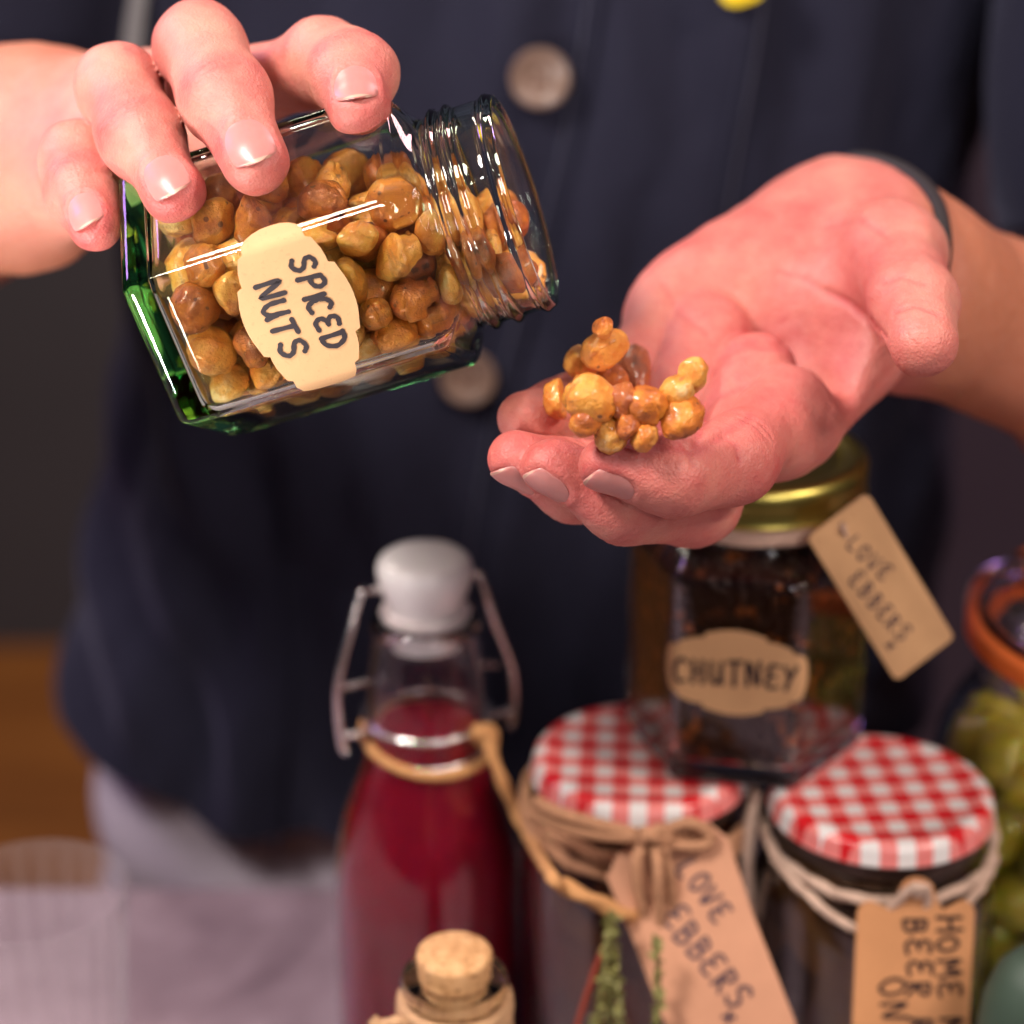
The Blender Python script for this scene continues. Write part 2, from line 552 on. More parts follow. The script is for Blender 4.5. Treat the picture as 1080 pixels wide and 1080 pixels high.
class Finger:
    def __init__(s, mcp, pip, dip, tip, r, dors, flat=.92, nail=True, nail_w=1.0):
        """joints in camera space, r = radii at mcp, pip, dip, tip, dors = direction the back of the fingertip faces"""
        s.j = [np.array(q, float) for q in (mcp, pip, dip, tip)]
        s.r = r
        s.axis = nrm(s.j[3] - s.j[2])
        s.d = nrm(np.array(dors, float) - s.axis * np.dot(dors, s.axis))
        s.side = np.cross(s.axis, s.d)
        a, b, c, t = s.j
        # dorsal direction per phalanx: rotate along the bend
        s.dd = []
        for q0, q1 in ((a, b), (b, c), (c, t)):
            ax = nrm(q1 - q0)
            v = s.d - ax * s.d.dot(ax)
            if np.linalg.norm(v) < .25:
                v = -(c - b) + (b - a) if True else v
                v = v - ax * v.dot(ax)
            s.dd.append(nrm(v))
        r0, r1, r2, r3 = r
        P_ = [cone(a, b, r0, r1 * .97, k=4), cone(b, c, r1, r2, k=8), cone(c, t, r2, r3, s.d, flat, 9)]
        P_.append(cone(b + s.dd[1] * r1 * .20 + (c - b) * .22, b + (c - b) * .88 + s.dd[1] * r2 * .15, r1 * .82, r2 * .84, k=8))
        # soft pads on the palm side, slight knuckles on the back
        P_.append(cone(c + (t - c) * .35 - s.d * r3 * .22, t - s.axis * r3 * .15 - s.d * r3 * .16, r3 * .86, r3 * .86, k=3))
        P_.append(cone(b + (c - b) * .3 - s.dd[1] * r2 * .25, b + (c - b) * .75 - s.dd[1] * r2 * .25, r2 * .86, r2 * .82, k=3))
        
        s.prims = P_
        s.nail = nail; s.nail_w = nail_w
        s.nl = r3 * 1.78      # nail length
        s.nw = r3 * .71 * nail_w       # half-width of the nail

# right hand (at the left of the photograph), over the jar
P3 = P
RH = {
 'index':  Finger(P3(240, 100, 552), P3(340, 68, 521), P3(374, 80, 502), P3(378, 112, 488.5), (10.5, 8.8, 7.9, 6.9), (-.02, .42, -.9)),
 'middle': Finger(P3(212, 108, 556), P3(210, 48, 514), P3(239, 107, 495.5), P3(269, 170, 482), (10.5, 8.9, 8.1, 7.4), (-.05, .40, -.9)),
 'ring':   Finger(P3(150, 150, 556), P3(124, 89, 518), P3(150, 147, 501.5), P3(184, 203, 488.5), (10.2, 8.1, 7.4, 6.8), (-.16, .40, -.9)),
 'little': Finger(P3(118, 195, 553), P3(84, 168, 523), P3(89, 203, 510), P3(100, 238, 499.5), (9.0, 7.4, 6.7, 5.8), (-.2, .25, -.92)),
}
wr = P3(28, 163, 602)
RPALM = [cone(wr, RH['middle'].j[0], 19, 11.5, k=10),
         cone(wr + [0, 10, 4], RH['index'].j[0], 17, 11.5, k=10),
         cone(wr + [0, -4, -4], RH['ring'].j[0], 17, 11, k=10),
         cone(wr + [0, -12, -8], RH['little'].j[0], 16, 10.5, k=10)]
RTHUMB = [cone(wr + [8, 4, 10], P3(215, 215, 584), 16, 11.5, k=10),
          cone(P3(215, 215, 584), P3(315, 262, 568), 11, 9.5, k=8),
          cone(P3(315, 262, 568), P3(395, 275, 560), 9.5, 8, k=5)]
def world_c(x, y, z): return w2c(np.array([x, y, z + CAMZ]))
relb = world_c(-242, 806, -206)
RARM = [cone(wr + [-4, -2, 3], wr + (relb - wr) * .45 + [0, -6, 0], 25, 37, np.array([0, 0, 1]), .82, k=14),
        cone(wr + (relb - wr) * .45 + [0, -6, 0], relb, 38, 44, k=20),
        cone(wr + [0, 5, 0], wr + (relb - wr) * .3 + [0, 2, 0], 20, 26, k=14),
        cone(wr + [0, -9, 0], wr + (relb - wr) * .3 + [0, -10, 0], 20, 26, k=14)]

# left hand (at the right of the photograph), open palm
LH = {
 'index':  Finger(P3(829, 432, 532), P3(777, 482, 500), P3(706, 500, 485), P3(641, 491, 481), (11.0, 8.4, 7.2, 6.4), (.05, -.95, -.45), .93),
 'middle': Finger(P3(796, 396, 540), P3(738, 529, 517), P3(655, 527, 497), P3(581, 493, 492), (10.8, 8.3, 7.4, 6.4), (-.1, -.95, -.42), .93),
 'ring':   Finger(P3(748, 355, 550), P3(672, 505, 527), P3(602, 506, 508), P3(544, 485, 499), (10.5, 8.4, 7.4, 6.5), (-.15, -.95, -.35), .93),
 'little': Finger(P3(710, 336, 561), P3(640, 418, 538), P3(598, 437, 522), P3(553, 442, 512), (9.0, 8.0, 7.2, 6.2), (-.2, -.9, -.3), .93, nail=True),
}
lw = P3(962, 312, 590)
LPALM = [cone(P3(905, 318, 584), LH['index'].j[0], 15, 11.5, k=12),
         cone(P3(900, 290, 590), LH['middle'].j[0], 16, 11.3, k=12),
         cone(P3(893, 262, 596), LH['ring'].j[0], 16, 11.0, k=12),
         cone(P3(885, 248, 600), LH['little'].j[0], 17, 10.8, k=12),
         cone(P3(880, 243, 592), P3(738, 306, 567), 15.5, 11.2, k=14),     # heel below the little finger
         cone(P3(888, 255, 588), P3(930, 280, 586), 16.5, 19, k=14),
         cone(P3(915, 300, 575), P3(893, 345, 550), 18, 12.5, k=12),       # ball of the thumb
         cone(LH['index'].j[0], LH['middle'].j[0], 11, 10.5, k=8),
         cone(P3(905, 368, 552), P3(815, 462, 522), 9.5, 9.5, k=14),
         cone(LH['middle'].j[0], LH['ring'].j[0], 10.5, 10.2, k=8),
         cone(LH['ring'].j[0], LH['little'].j[0], 10.2, 9.8, k=8)]
LTH = [cone(P3(915, 272, 580), P3(942, 268, 548), 16.5, 12.5, k=10),
       cone(P3(942, 268, 548), P3(964, 318, 518), 12.0, 9.7, k=6),
       cone(P3(964, 322, 517), P3(974, 362, 498), 9.8, 7.8, k=5)]
lelb = world_c(285, 694, -288)
LARM = [cone(lw, lw + (lelb - lw) * .45 + [0, 0, 0], 23.5, 30, np.array([0, 0, 1]), .85, k=10),
        cone(lw + (lelb - lw) * .45 + [0, -3, 0], lelb, 33, 42, k=20),
        cone(P3(910, 285, 592), lw, 19, 22, k=14)]
# hidden trunk and upper arms (under the jacket)
rsh, lsh = world_c(-110, 890, 180), world_c(180, 890, 180)
TRUNK = [cone(world_c(20, 885, 120), world_c(-5, 880, -420), 88, 92, k=30),
         cone(rsh, lsh, 45, 45, k=30), cone(world_c(35, 890, 200), world_c(35, 880, 300), 60, 56, k=40),
         cone(world_c(-70, 880, -400), world_c(60, 880, -400), 82, 82, k=40)]
RUP = [cone(relb, world_c(-214, 818, -150), 40, 37, k=20), cone(world_c(-214, 818, -150), world_c(-150, 905, 170), 37, 36, k=10)]
LUP = [cone(lelb, world_c(244, 765, -200), 40, 38, k=20), cone(world_c(244, 765, -200), world_c(225, 895, 170), 38, 38, k=10)]

HANDS = []      # groups in mixing order: (prims, k)
for fs in (RH, LH):
    pass
def hand_groups():
    return [(RPALM, 10), (RTHUMB, 6)] + [([*f.prims], 5) for f in RH.values()] + [(RARM, 14), (RUP, 25)] + \
           [(LPALM, 10), (LTH, 5)] + [([*f.prims], 5) for f in LH.values()] + [(LARM, 12), (LUP, 25), (TRUNK, 40)]
GR = hand_groups()

# hollow of the cupped palm and the web of the thumb are carved out
def carve(d, p):
    for c, r, k in CARVES:
        e = np.linalg.norm((p - c) , axis=-1) - r
        d = -smin(-d, e, k)
    return d
CARVES = [(P3(795, 352, 530) , 26.0, 14.0)]

def body_sdf(p):
    """point query, combining every group whose box holds some of the points"""
    p = np.asarray(p, float)
    fr = fl = None
    d = np.full(p.shape[:-1], 60.0)
    fing = np.full(p.shape[:-1], 60.0)
    lo, hi = p.reshape(-1, 3).min(0), p.reshape(-1, 3).max(0)
    for i, (pr, k) in enumerate(GR):
        b0, b1 = chain_box(pr, 45)
        if (b0 > hi).any() or (b1 < lo).any(): continue
        e = chain_eval(pr, p)
        if i in FING: fing = smin(fing, e, 1.0)
        else: d = smin(d, e, k)
    d = carve(d, p)
    return smin(d, fing, 6.0)
FING = set(range(1, 6)) | set(range(9, 14))

def axis_coords(fine_lo, fine_hi, h, lo, hi, hmax, grow=1.13):
    a = list(np.arange(fine_lo, fine_hi + h, h))
    s = h; x = a[-1]; up = []
    while x < hi:
        s = min(s * grow, hmax); x += s; up.append(x)
    s = h; x = a[0]; dn = []
    while x > lo:
        s = min(s * grow, hmax); x -= s; dn.append(x)
    return np.array(dn[::-1] + a + up)

def build_body(h):
    X = axis_coords(-124, 114, h, -430, 470, 9.0)
    Y = axis_coords(-12, 120, h, -560, 560, 9.0)
    Z = axis_coords(470, 606, h, 440, 1120, 9.0)
    nx, ny, nz = len(X), len(Y), len(Z)
    D = np.full((nx, ny, nz), 40.0, np.float32)
    FG = np.full((nx, ny, nz), 40.0, np.float32)
    def sub(b0, b1):
        return tuple(slice(max(0, np.searchsorted(A, l) - 1), np.searchsorted(A, u_) + 1) for A, l, u_ in zip((X, Y, Z), b0, b1))
    def pts(s):
        return np.stack(np.meshgrid(X[s[0]], Y[s[1]], Z[s[2]], indexing='ij'), -1)
    for i, (pr, k) in enumerate(GR):
        big = max(q[2] for q in pr)
        m = 4 + (k * .5 if i not in FING else 3) + (8 if big > 26 else 0)
        s = sub(*chain_box(pr, m))
        # evaluate in slabs to save memory
        xs = range(s[0].start, min(s[0].stop, nx))
        for x0 in range(s[0].start, min(s[0].stop, nx), 40):
            ss = (slice(x0, min(x0 + 40, s[0].stop, nx)), s[1], s[2])
            e = chain_eval(pr, pts(ss)).astype(np.float32)
            if i in FING: FG[ss] = smin(FG[ss], e, 1.0)
            else: D[ss] = smin(D[ss], e, k)
    for c, r, k in CARVES:
        s = sub(c - r - k, c + r + k)
        pp = pts(s)
        D[s] = carve(D[s], pp)
    D = smin(D, FG, 6.0)
    del FG
    # surface nets
    neg = D < 0
    cnt = np.zeros((nx - 1, ny - 1, nz - 1), np.int8)
    for a in (0, 1):
        for b in (0, 1):
            for c in (0, 1):
                cnt += neg[a:nx - 1 + a, b:ny - 1 + b, c:nz - 1 + c]
    act = (cnt > 0) & (cnt < 8)
    idx = np.full(act.shape, -1, np.int64)
    ai = np.argwhere(act)
    idx[act] = np.arange(len(ai))
    acc = np.zeros((len(ai), 3)); num = np.zeros(len(ai))
    corners = [(a, b, c) for a in (0, 1) for b in (0, 1) for c in (0, 1)]
    def val(o): return D[ai[:, 0] + o[0], ai[:, 1] + o[1], ai[:, 2] + o[2]]
    vals = {o: val(o) for o in corners}
    for o in corners:
        for ax in range(3):
            if o[ax]: continue
            o2 = list(o); o2[ax] = 1; o2 = tuple(o2)
            v0, v1 = vals[o], vals[o2]
            cr = (v0 < 0) != (v1 < 0)
            t = np.where(cr, v0 / np.where(cr, v0 - v1, 1), 0)
            q = np.tile(np.array(o, float), (len(ai), 1)); q[:, ax] = t
            acc[cr] += q[cr]; num[cr] += 1
    g = ai + acc / num[:, None]
    V = np.stack([np.interp(g[:, 0], np.arange(nx), X), np.interp(g[:, 1], np.arange(ny), Y), np.interp(g[:, 2], np.arange(nz), Z)], -1)
    faces = []
    for ax in range(3):
        o1, o2 = [(1, 2), (2, 0), (0, 1)][ax]
        sl0 = [slice(1, -1)] * 3; sl1 = [slice(1, -1)] * 3
        sl0[ax] = slice(0, -1); sl1[ax] = slice(1, None)
        a_, b_ = neg[tuple(sl0)], neg[tuple(sl1)]
        e = np.argwhere(a_ != b_)
        dirn = a_[tuple(e.T)]
        base = e.copy(); base[:, o1] += 1; base[:, o2] += 1
        def at(d1, d2):
            q = base.copy(); q[:, o1] -= d1; q[:, o2] -= d2
            return idx[q[:, 0], q[:, 1], q[:, 2]]
        f = np.stack([at(1, 1), at(0, 1), at(0, 0), at(1, 0)], -1)
        f[~dirn] = f[~dirn][:, ::-1]
        faces.append(f)
    Fc = np.concatenate(faces)
    Fc = Fc[(Fc >= 0).all(1)]
    # two rounds of light smoothing
    for lam in (.5, .5):
        sm = np.zeros_like(V); c = np.zeros(len(V))
        for k in range(4):
            a, b = Fc[:, k], Fc[:, (k + 1) % 4]
            for d in range(3):
                sm[:, d] += np.bincount(a, V[b, d], len(V)) + np.bincount(b, V[a, d], len(V))
            c += np.bincount(a, minlength=len(V)) + np.bincount(b, minlength=len(V))
        V = V + lam * (sm / c[:, None] - V)
    return V, Fc

def normals(V, Fc):
    n = np.cross(V[Fc[:, 2]] - V[Fc[:, 0]], V[Fc[:, 3]] - V[Fc[:, 1]])
    N = np.zeros_like(V)
    for k in range(4):
        for d in range(3): N[:, d] += np.bincount(Fc[:, k], n[:, d], len(V))
    return N / (np.linalg.norm(N, axis=1)[:, None] + 1e-12)

def line_groove(V, N, pts_px, amp, sig, facing=True):
    """crease along a polyline given in photograph pixels; near the surface that faces the camera"""
    px, py = pix(V)
    d = np.full(len(V), 1e9)
    for (x0, y0), (x1, y1) in zip(pts_px[:-1], pts_px[1:]):
        vx, vy = x1 - x0, y1 - y0
        t = np.clip(((px - x0) * vx + (py - y0) * vy) / (vx * vx + vy * vy), 0, 1)
        d = np.minimum(d, np.hypot(px - x0 - t * vx, py - y0 - t * vy))
    m = (N[:, 2] < 0.1) & (V[:, 2] < 640)
    return -amp * np.exp(-(d / 4.4 / sig) ** 2) * m

HG = 0.72
V, Fc = build_body(HG)
N = normals(V, Fc)
if (N * (V - V.mean(0))).sum() < 0: Fc = Fc[:, ::-1].copy(); N = -N

rng = np.random.RandomState(5)
disp = np.zeros(len(V)); flush_and_shade = np.full(len(V), .30); tan_and_shade_ = np.zeros(len(V))
def near(c, r):
    return np.where(((V - c) ** 2).sum(1) < r * r)[0]
for hand, fs in (('r', RH), ('l', LH)):
    for fi, f in enumerate(fs.values()):
        for jn in (1, 2):
            J = f.j[jn]; ax = nrm(f.j[jn + 1] - f.j[jn - 1]); dd = nrm(f.dd[jn - 1] + f.dd[jn]); R = f.r[jn]
            ii = near(J, R * 2.0)
            if not len(ii): continue
            q = V[ii] - J
            t = q @ ax; up = (q @ dd) / R; sd = q @ np.cross(ax, dd) / R
            dorsal = np.clip(up * 1.6, 0, 1)
            lam = 2.3 if jn == 1 else 2.0
            w = np.cos(2 * math.pi * (t + .45 * np.sin(sd * 3 + fi * 2 + jn) + .25 * np.sin(sd * 7 + fi)) / lam)
            env = np.exp(-(t / (3.6 if jn == 1 else 2.6)) ** 2) * np.clip(1.2 - abs(sd), 0, 1)
            disp[ii] += dorsal * env * (.20 * w - .08)
            flush_and_shade[ii] += dorsal * env * .55 * np.clip(-w, 0, 1)  # wrinkle troughs darkened in colour to strengthen their shading lines
            # flexion creases on the palm side
            palm = np.clip(-up * 2.0 + .2, 0, 1)
            for t0 in ((-1.2, 1.2) if jn == 1 else (0.,)):
                disp[ii] -= palm * .55 * np.exp(-((t - t0 + .4 * np.sin(sd * 2)) / .75) ** 2)
            flush_and_shade[ii] = np.maximum(flush_and_shade[ii], .62 * np.exp(-(t / 5) ** 2) * dorsal)
        # fingertip: redder, and the nail bed
        T = f.j[3]; R = f.r[3]
        ii = near(T, R * 2.6)
        q = V[ii] - T
        t = q @ f.axis; u = (q @ f.side); up = (q @ f.d)
        fl = np.clip((t + R * 1.8) / (R * 2.2), 0, 1)
        flush_and_shade[ii] = np.maximum(flush_and_shade[ii], .25 + .55 * fl)
        if f.nail:
            c0 = -R * .90; L = f.nl / 2; cc = c0 + L     # nail centre along the axis
            un = u / f.nw; tn = (t - cc) / L
            rr = (np.abs(un) ** 3.2 + np.abs(tn) ** 3.2) ** (1 / 3.2)
            on = up > R * .15
            
            disp[ii] += on * (-.42 * np.clip((1.0 - rr) * 6, 0, 1) + .34 * np.exp(-((rr - 1.16) / .13) ** 2) * np.clip(1.3 - tn * 1.6, 0, 1))
# creases of the open palm, drawn where the photograph shows them
for ln, a, s in [
    ([(872, 308), (895, 319), (915, 338), (930, 356)], .9, 1.0),
    ([(820, 285), (845, 292), (868, 306)], .35, .9),
    ([(733, 470), (742, 440), (752, 412), (754, 388), (770, 368), (794, 362), (822, 366)], .65, 1.5),
    ([(735, 436), (756, 418), (782, 408)], .35, 1.3),
    ([(690, 470), (735, 476), (790, 440)], .45, 1.6),
    ([(700, 300), (715, 330), (745, 352)], .3, 1.2), ([(868, 240), (905, 232), (935, 250)], .3, 1.0), ([(930, 300), (950, 292), (975, 300)], .35, .8), ([(944, 330), (965, 322), (990, 330)], .4, .7),
    ([(716, 466), (726, 476), (731, 492)], .5, .7),
    ([(764, 460), (777, 470), (781, 486)], .5, .7)]:
    g = line_groove(V, N, ln, a, s)
    disp += g
    flush_and_shade = np.maximum(flush_and_shade, min(.9, .35 + a * .6) * np.clip(-g / a, 0, 1) ** .8)
px_, py_ = pix(V)
left = px_ > 480
near_hand = V[:, 2] < 640
palmred = left * near_hand * np.exp(-(((px_ - 800) / 170) ** 2 + ((py_ - 350) / 150) ** 2)) * .50
flush_and_shade = np.clip(flush_and_shade + palmred, 0, 1)
tan_and_shade_ = np.where(left, np.clip((px_ - 950) / 45, 0, 1) * np.clip((V[:, 2] - 552) / 16, 0, 1), np.clip((V[:, 2] - 560) / 35, 0, 1) * 1.0)  # forearm tan; also darkens the right forearm, shade put into its colour
tan_and_shade_ = np.where((V[:, 2] > 700), 1 * left, tan_and_shade_)
# low, broad unevenness of real flesh
def lump(V, s, seed):
    r = np.random.RandomState(seed); o = np.zeros(len(V))
    for _ in range(7):
        k = r.normal(size=3); k /= np.linalg.norm(k)
        o += np.sin(V @ k * (2 * math.pi / (s * r.uniform(.7, 1.4))) + r.uniform(0, 6.28))
    return o / 7 ** .5
disp += .16 * lump(V, 14, 3) + .05 * lump(V, 5, 8)
V2 = V + N * disp[:, None]

# trousers, jacket and the rest hang under this Empty
person = empty('person', (0, 870, 0), 'person in a navy button-up work jacket tipping a nut jar over an open palm', 'person')
body = mesh('body', c2w(V2), Fc, M['skin'], person, attrs={'flush': flush_and_shade, 'tan': tan_and_shade_})

# finger nails
def make_nail(f):
    R = f.r[3]; c0 = -R * .90; L = f.nl / 2; cc = c0 + L
    nu, nv = 15, 17
    base = f.j[3]
    pts = np.zeros((nu, nv, 3)); ups = np.zeros((nu, nv))
    for j in range(nv):
        tn = -1 + 2 * j / (nv - 1)
        lim = (1 - abs(tn) ** 2.2) ** (1 / 2.2) if tn < 0 else (1 - .55 * abs(tn) ** 4)
        t = cc + tn * L * (1.0 if tn < 0 else 1.02)
        for i in range(nu):
            un = -1 + 2 * i / (nu - 1)
            uu = un * f.nw * max(lim, .04) * .99
            tt = t - (L * .16 * un * un if tn > .6 else 0) * max(0, (tn - .6) / .4)
            pts[i, j] = base + f.axis * tt + f.side * uu
    # root along the dorsal ray
    lo = np.zeros((nu, nv)); hi = np.full((nu, nv), R * 1.8)
    for _ in range(22):
        mid = (lo + hi) / 2
        s_ = chain_eval(f.prims, pts + mid[..., None] * f.d)
        lo = np.where(s_ < 0, mid, lo); hi = np.where(s_ < 0, hi, mid)
    tnv = np.linspace(-1, 1, nv)[None]; unv = np.linspace(-1, 1, nu)[:, None]
    off = .02 - .10 * unv ** 4 * 0 + .16 * np.clip((tnv - .55) / .45, 0, 1) - .18 * np.clip((-tnv - .8) / .2, 0, 1)
    # a nail is flatter along its length than the fingertip
    top = pts + (lo + off)[..., None] * f.d
    ends = top[:, -1:] ; mids = top[:, nv // 2:nv // 2 + 1]
    drop = (lo[:, nv // 2][:, None] - lo) * np.clip(tnv, 0, 1)
    top = top + (drop * .55)[..., None] * f.d
    bot = top - .32 * f.d
    tv = top.reshape(-1, 3); bv = bot.reshape(-1, 3)
    gf = grid_faces(nu, nv)
    n = len(tv)
    Fq = [tuple(x) for x in gf] + [tuple(x[::-1] + n) for x in gf]
    ring = [(i, 0) for i in range(nu)] + [(nu - 1, j) for j in range(1, nv)] + [(i, nv - 1) for i in range(nu - 2, -1, -1)] + [(0, j) for j in range(nv - 2, 0, -1)]
    rid = [a * nv + b for a, b in ring]
    for a, b in zip(rid, rid[1:] + rid[:1]): Fq.append((b, a, a + n, b + n))
    # recalculated outward by bmesh
    o = mesh('fingernail', c2w(np.concatenate([tv, bv])), Fq, M['nail'], body)
    o.data.materials.append(M['nail_tip'])
    bm = bmesh.new(); bm.from_mesh(o.data); bmesh.ops.recalc_face_normals(bm, faces=bm.faces)
    for fidx, face in enumerate(bm.faces):
        if fidx < 2 * len(gf):
            j = (fidx % len(gf)) % (nv - 1)
            if j >= nv - 2: face.material_index = 1
        else: face.material_index = 0
    bm.to_mesh(o.data); bm.free()
    return o
for fs in (RH, LH):
    for f in fs.values():
        if f.nail: make_nail(f)
# ------------------------------------------------------------------ the setting
def box(x0, x1, y0, y1, z0, z1):
    v = np.array([(x, y, z) for x in (x0, x1) for y in (y0, y1) for z in (z0, z1)], float)
    f = [(0, 1, 3, 2), (4, 6, 7, 5), (0, 4, 5, 1), (2, 3, 7, 6), (0, 2, 6, 4), (1, 5, 7, 3)]
    return v, f
def bevel(o, w, seg=2):
    md = o.modifiers.new('bevel', 'BEVEL'); md.width = w * MM; md.segments = seg; md.limit_method = 'ANGLE'
    return o
def wood_floor():
    m, nt, out = mat('floor_wood')
    b = principled(nt, out, (.2, .08, .03), .5)
    v = coords(nt, scale=(1, 6, 1))
    n = noise(nt, v, 3.0, 6, .6, .5)
    c = ramp(nt, n, [(.25, (.15, .050, .011)), (.5, (.27, .09, .016)), (.75, (.35, .135, .028))])
    nt.links.new(c, b.inputs['Base Color'])
    return m
fl = mesh('floor', *box(-4000, 4000, -2500, 2600, -40, 0), wood_floor(), smooth=False); tag(fl, kind='structure')
wm = simple('painted_wall', (.060, .055, .064), .8, .15, 4, bmp=.2, bscale=90, bdist=.002)
wl = mesh('back_wall', *box(-4000, 4000, 2325, 2425, 0, 3000), wm, smooth=False); tag(wl, kind='structure')
bd = mesh('wall_panel', *box(-520, -335, 2290, 2323, 610, 2100), simple('pale_panel', (.42, .42, .45), .7, .1, 3), smooth=False)
tag(bd, 'pale grey panel on the far wall, glimpsed between sleeve and jacket', 'panel'); bevel(bd, 4)

TZ = 750.0
cb = mesh('cabinet', *box(300, 1500, 1500, 1900, 0, 1330), simple('mauve_grey_board', (.085, .062, .088), .7, .15, 3), smooth=False)  # added box filling a mauve-grey blur taken for someone's apron
tag(cb, 'blurred mauve-grey cabinet behind the person at the right edge', 'cabinet'); bevel(cb, 6)
def table_material():
    m, nt, out = mat('table_stone')
    b = principled(nt, out, (.4, .33, .36), .42)
    v = coords(nt)
    n1 = noise(nt, v, 9, 7, .62, 1.2); n2 = noise(nt, v, 3.2, 4, .5)
    c = ramp(nt, n1, [(.30, (.12, .09, .105)), (.47, (.24, .185, .205)), (.58, (.33, .26, .285)), (.75, (.18, .13, .15))])
    c = mixc(nt, math2(nt, 'MULTIPLY', n2, .5), c, (.31, .18, .21))
    nt.links.new(c, b.inputs['Base Color'])
    bump(nt, b, n1, .1, .001)
    return m
TE = 690.0     # far edge of the table
tb = empty('table', (0, 300, 0), 'pale pinkish mottled stone-topped table under the jars and bottles', 'table')
tt = mesh('table_top', *box(-900, 900, 200, TE, TZ - 32, TZ), table_material(), tb, smooth=False); bevel(tt, 4, 3)
for sx in (-840, 840):
    for yy in (250, TE - 60):
        mesh('leg', *box(sx - 25, sx + 25, yy - 25, yy + 25, 0, TZ - 32.5), simple('dark_metal', (.03, .03, .03), .5), tb, smooth=False)

# ------------------------------------------------------------------ clothing (children of the person)
def wrinkle(x, z, th, seed=1):
    r = np.random.RandomState(seed); o = 0
    for _ in range(9):
        a = r.uniform(-.6, .6); k = r.uniform(.010, .030)
        w = np.sin((x * math.cos(a) + z * math.sin(a)) * 2 * math.pi * k + r.uniform(0, 6.28) + 1.2 * np.sin(z * .013 + r.uniform(0, 6)))
        o = o + np.sign(w) * np.abs(w) ** 1.6 * r.uniform(.4, 1.0)
    return o / 3
def jacket():
    nz, nt_ = 200, 260
    ts = np.linspace(0, 1, nz); th = np.linspace(-math.pi, math.pi, nt_, endpoint=False)
    T, TH = np.meshgrid(ts, th, indexing='ij')
    # front of the body faces -y: TH = 0 is the front centre, + is towards the viewer's right
    hem = CAMZ - 470 - 16 * np.cos(TH) + 0
    # left front corner hangs lowest
    hem = hem - 14 * np.exp(-((TH + .62) / .22) ** 2) + 10 * np.exp(-((TH + 1.35) / .4) ** 2)
    top = CAMZ + 215
    Z = hem + (top - hem) * T
    zz = Z - CAMZ
    s = np.clip((zz + 480) / 620, 0, 1.2)            # 0 at hem, 1 near the chest
    cx = -5 + 62 * s
    hw = 193 - 18 * s - 16 * np.sin(np.clip(s, 0, 1) * math.pi)
    hd = 112 + 6 * s
    e = 2.4
    ca, sa = np.cos(TH), np.sin(TH)
    R = (np.abs(sa) ** e + np.abs(ca) ** e) ** (-1 / e)
    x = cx + hw * R * sa
    y = 872 - hd * R * ca
    # folds: amplitude grows towards the hem, long soft vertical drape
    f = wrinkle(x, zz * .8, TH) * (3.2 + 4.0 * (1 - s)) + 6 * (1 - s) * np.sin(TH * 4 + .5) * np.clip(1 - s, 0, 1)
    f += .35 * wrinkle(x * 2.3, zz * 2.6, TH, 7)
    nx, ny = sa, -ca
    x = x + nx * f; y = y + ny * f
    # shoulders: close to the neck at the top
    k = np.clip((zz - 120) / 95, 0, 1) ** 1.6
    x = x + (40 - x) * k * .72; y = y + (880 - y) * k * .55
    return np.stack([x, y, Z], -1), TH
JG, JTH = jacket()
nzj, ntj = JG.shape[:2]
jv = JG.reshape(-1, 3)
jf = grid_faces(nzj, ntj, False, True)
inner = JG.copy()
cen = JG.mean(1, keepdims=True)
dv = JG - cen; dv[..., 2] = 0
inner = JG - 3.0 * dv / (np.linalg.norm(dv, axis=-1, keepdims=True) + 1e-9)
n0 = len(jv)
iv = inner.reshape(-1, 3)
jff = [tuple(q) for q in jf] + [tuple(q[::-1] + n0) for q in jf]
for j in range(ntj):
    a, b = j, (j + 1) % ntj
    jff.append((b, a, a + n0, b + n0))
    o_ = (nzj - 1) * ntj
    jff.append((o_ + a, o_ + b, o_ + b + n0, o_ + a + n0))
jk = mesh('jacket', np.concatenate([jv, iv]), jff, M['jacket'], person)

def jacket_point(px, py, lift=0.0):
    """front surface of the jacket seen at a photo pixel"""
    c = w2c(JG); m = (c[..., 2] < 5000) & (np.abs(JTH) < 1.4)
    qx, qy = pix(c)
    d = np.where(m, (qx - px) ** 2 + (qy - py) ** 2, 1e12)
    idx = np.argsort(d.ravel())[:6]
    w = 1 / (d.ravel()[idx] + 1.0)
    Y = (jv[idx, 1] * w).sum() / w.sum()
    return WY(px, py, Y - lift)
def strip(pxs, half, lift, thick, name, parent, mt, n=60):
    path = smooth_path([np.array([p[0], p[1], 0.]) for p in pxs], 14)
    L = []; Rr = []
    for i, p in enumerate(path):
        t = path[min(i + 1, len(path) - 1)] - path[max(i - 1, 0)]
        t = t / np.linalg.norm(t); nx_, ny_ = -t[1], t[0]
        L.append(jacket_point(p[0] + nx_ * half, p[1] + ny_ * half, lift)); Rr.append(jacket_point(p[0] - nx_ * half, p[1] - ny_ * half, lift))
    L, Rr = np.array(L), np.array(Rr)
    ker = np.ones(5) / 5
    for A in (L, Rr):
        for d in range(3): A[2:-2, d] = np.convolve(A[:, d], ker, 'valid')
    back = np.array([0, thick, 0.])
    rings = np.stack([L, (L * 2 + Rr) / 3 + [0, -.3, 0], (L + 2 * Rr) / 3 + [0, -.3, 0], Rr, Rr + back, L + back], 1)
    v, f = loft(rings)
    return mesh(name, v, f, mt, parent)
strip([(628, -60), (606, 90), (570, 250), (528, 400), (498, 560), (470, 760), (455, 880)], 1.6, 1.6, 3, 'placket_stitching', jk, simple('navy_thread', (.03, .03, .055), .7))
strip([(640, -60), (617, 90), (581, 250), (539, 400), (509, 560), (481, 760), (468, 890)], 4.5, 2.2, 5, 'placket_edge', jk, M['jacket'])
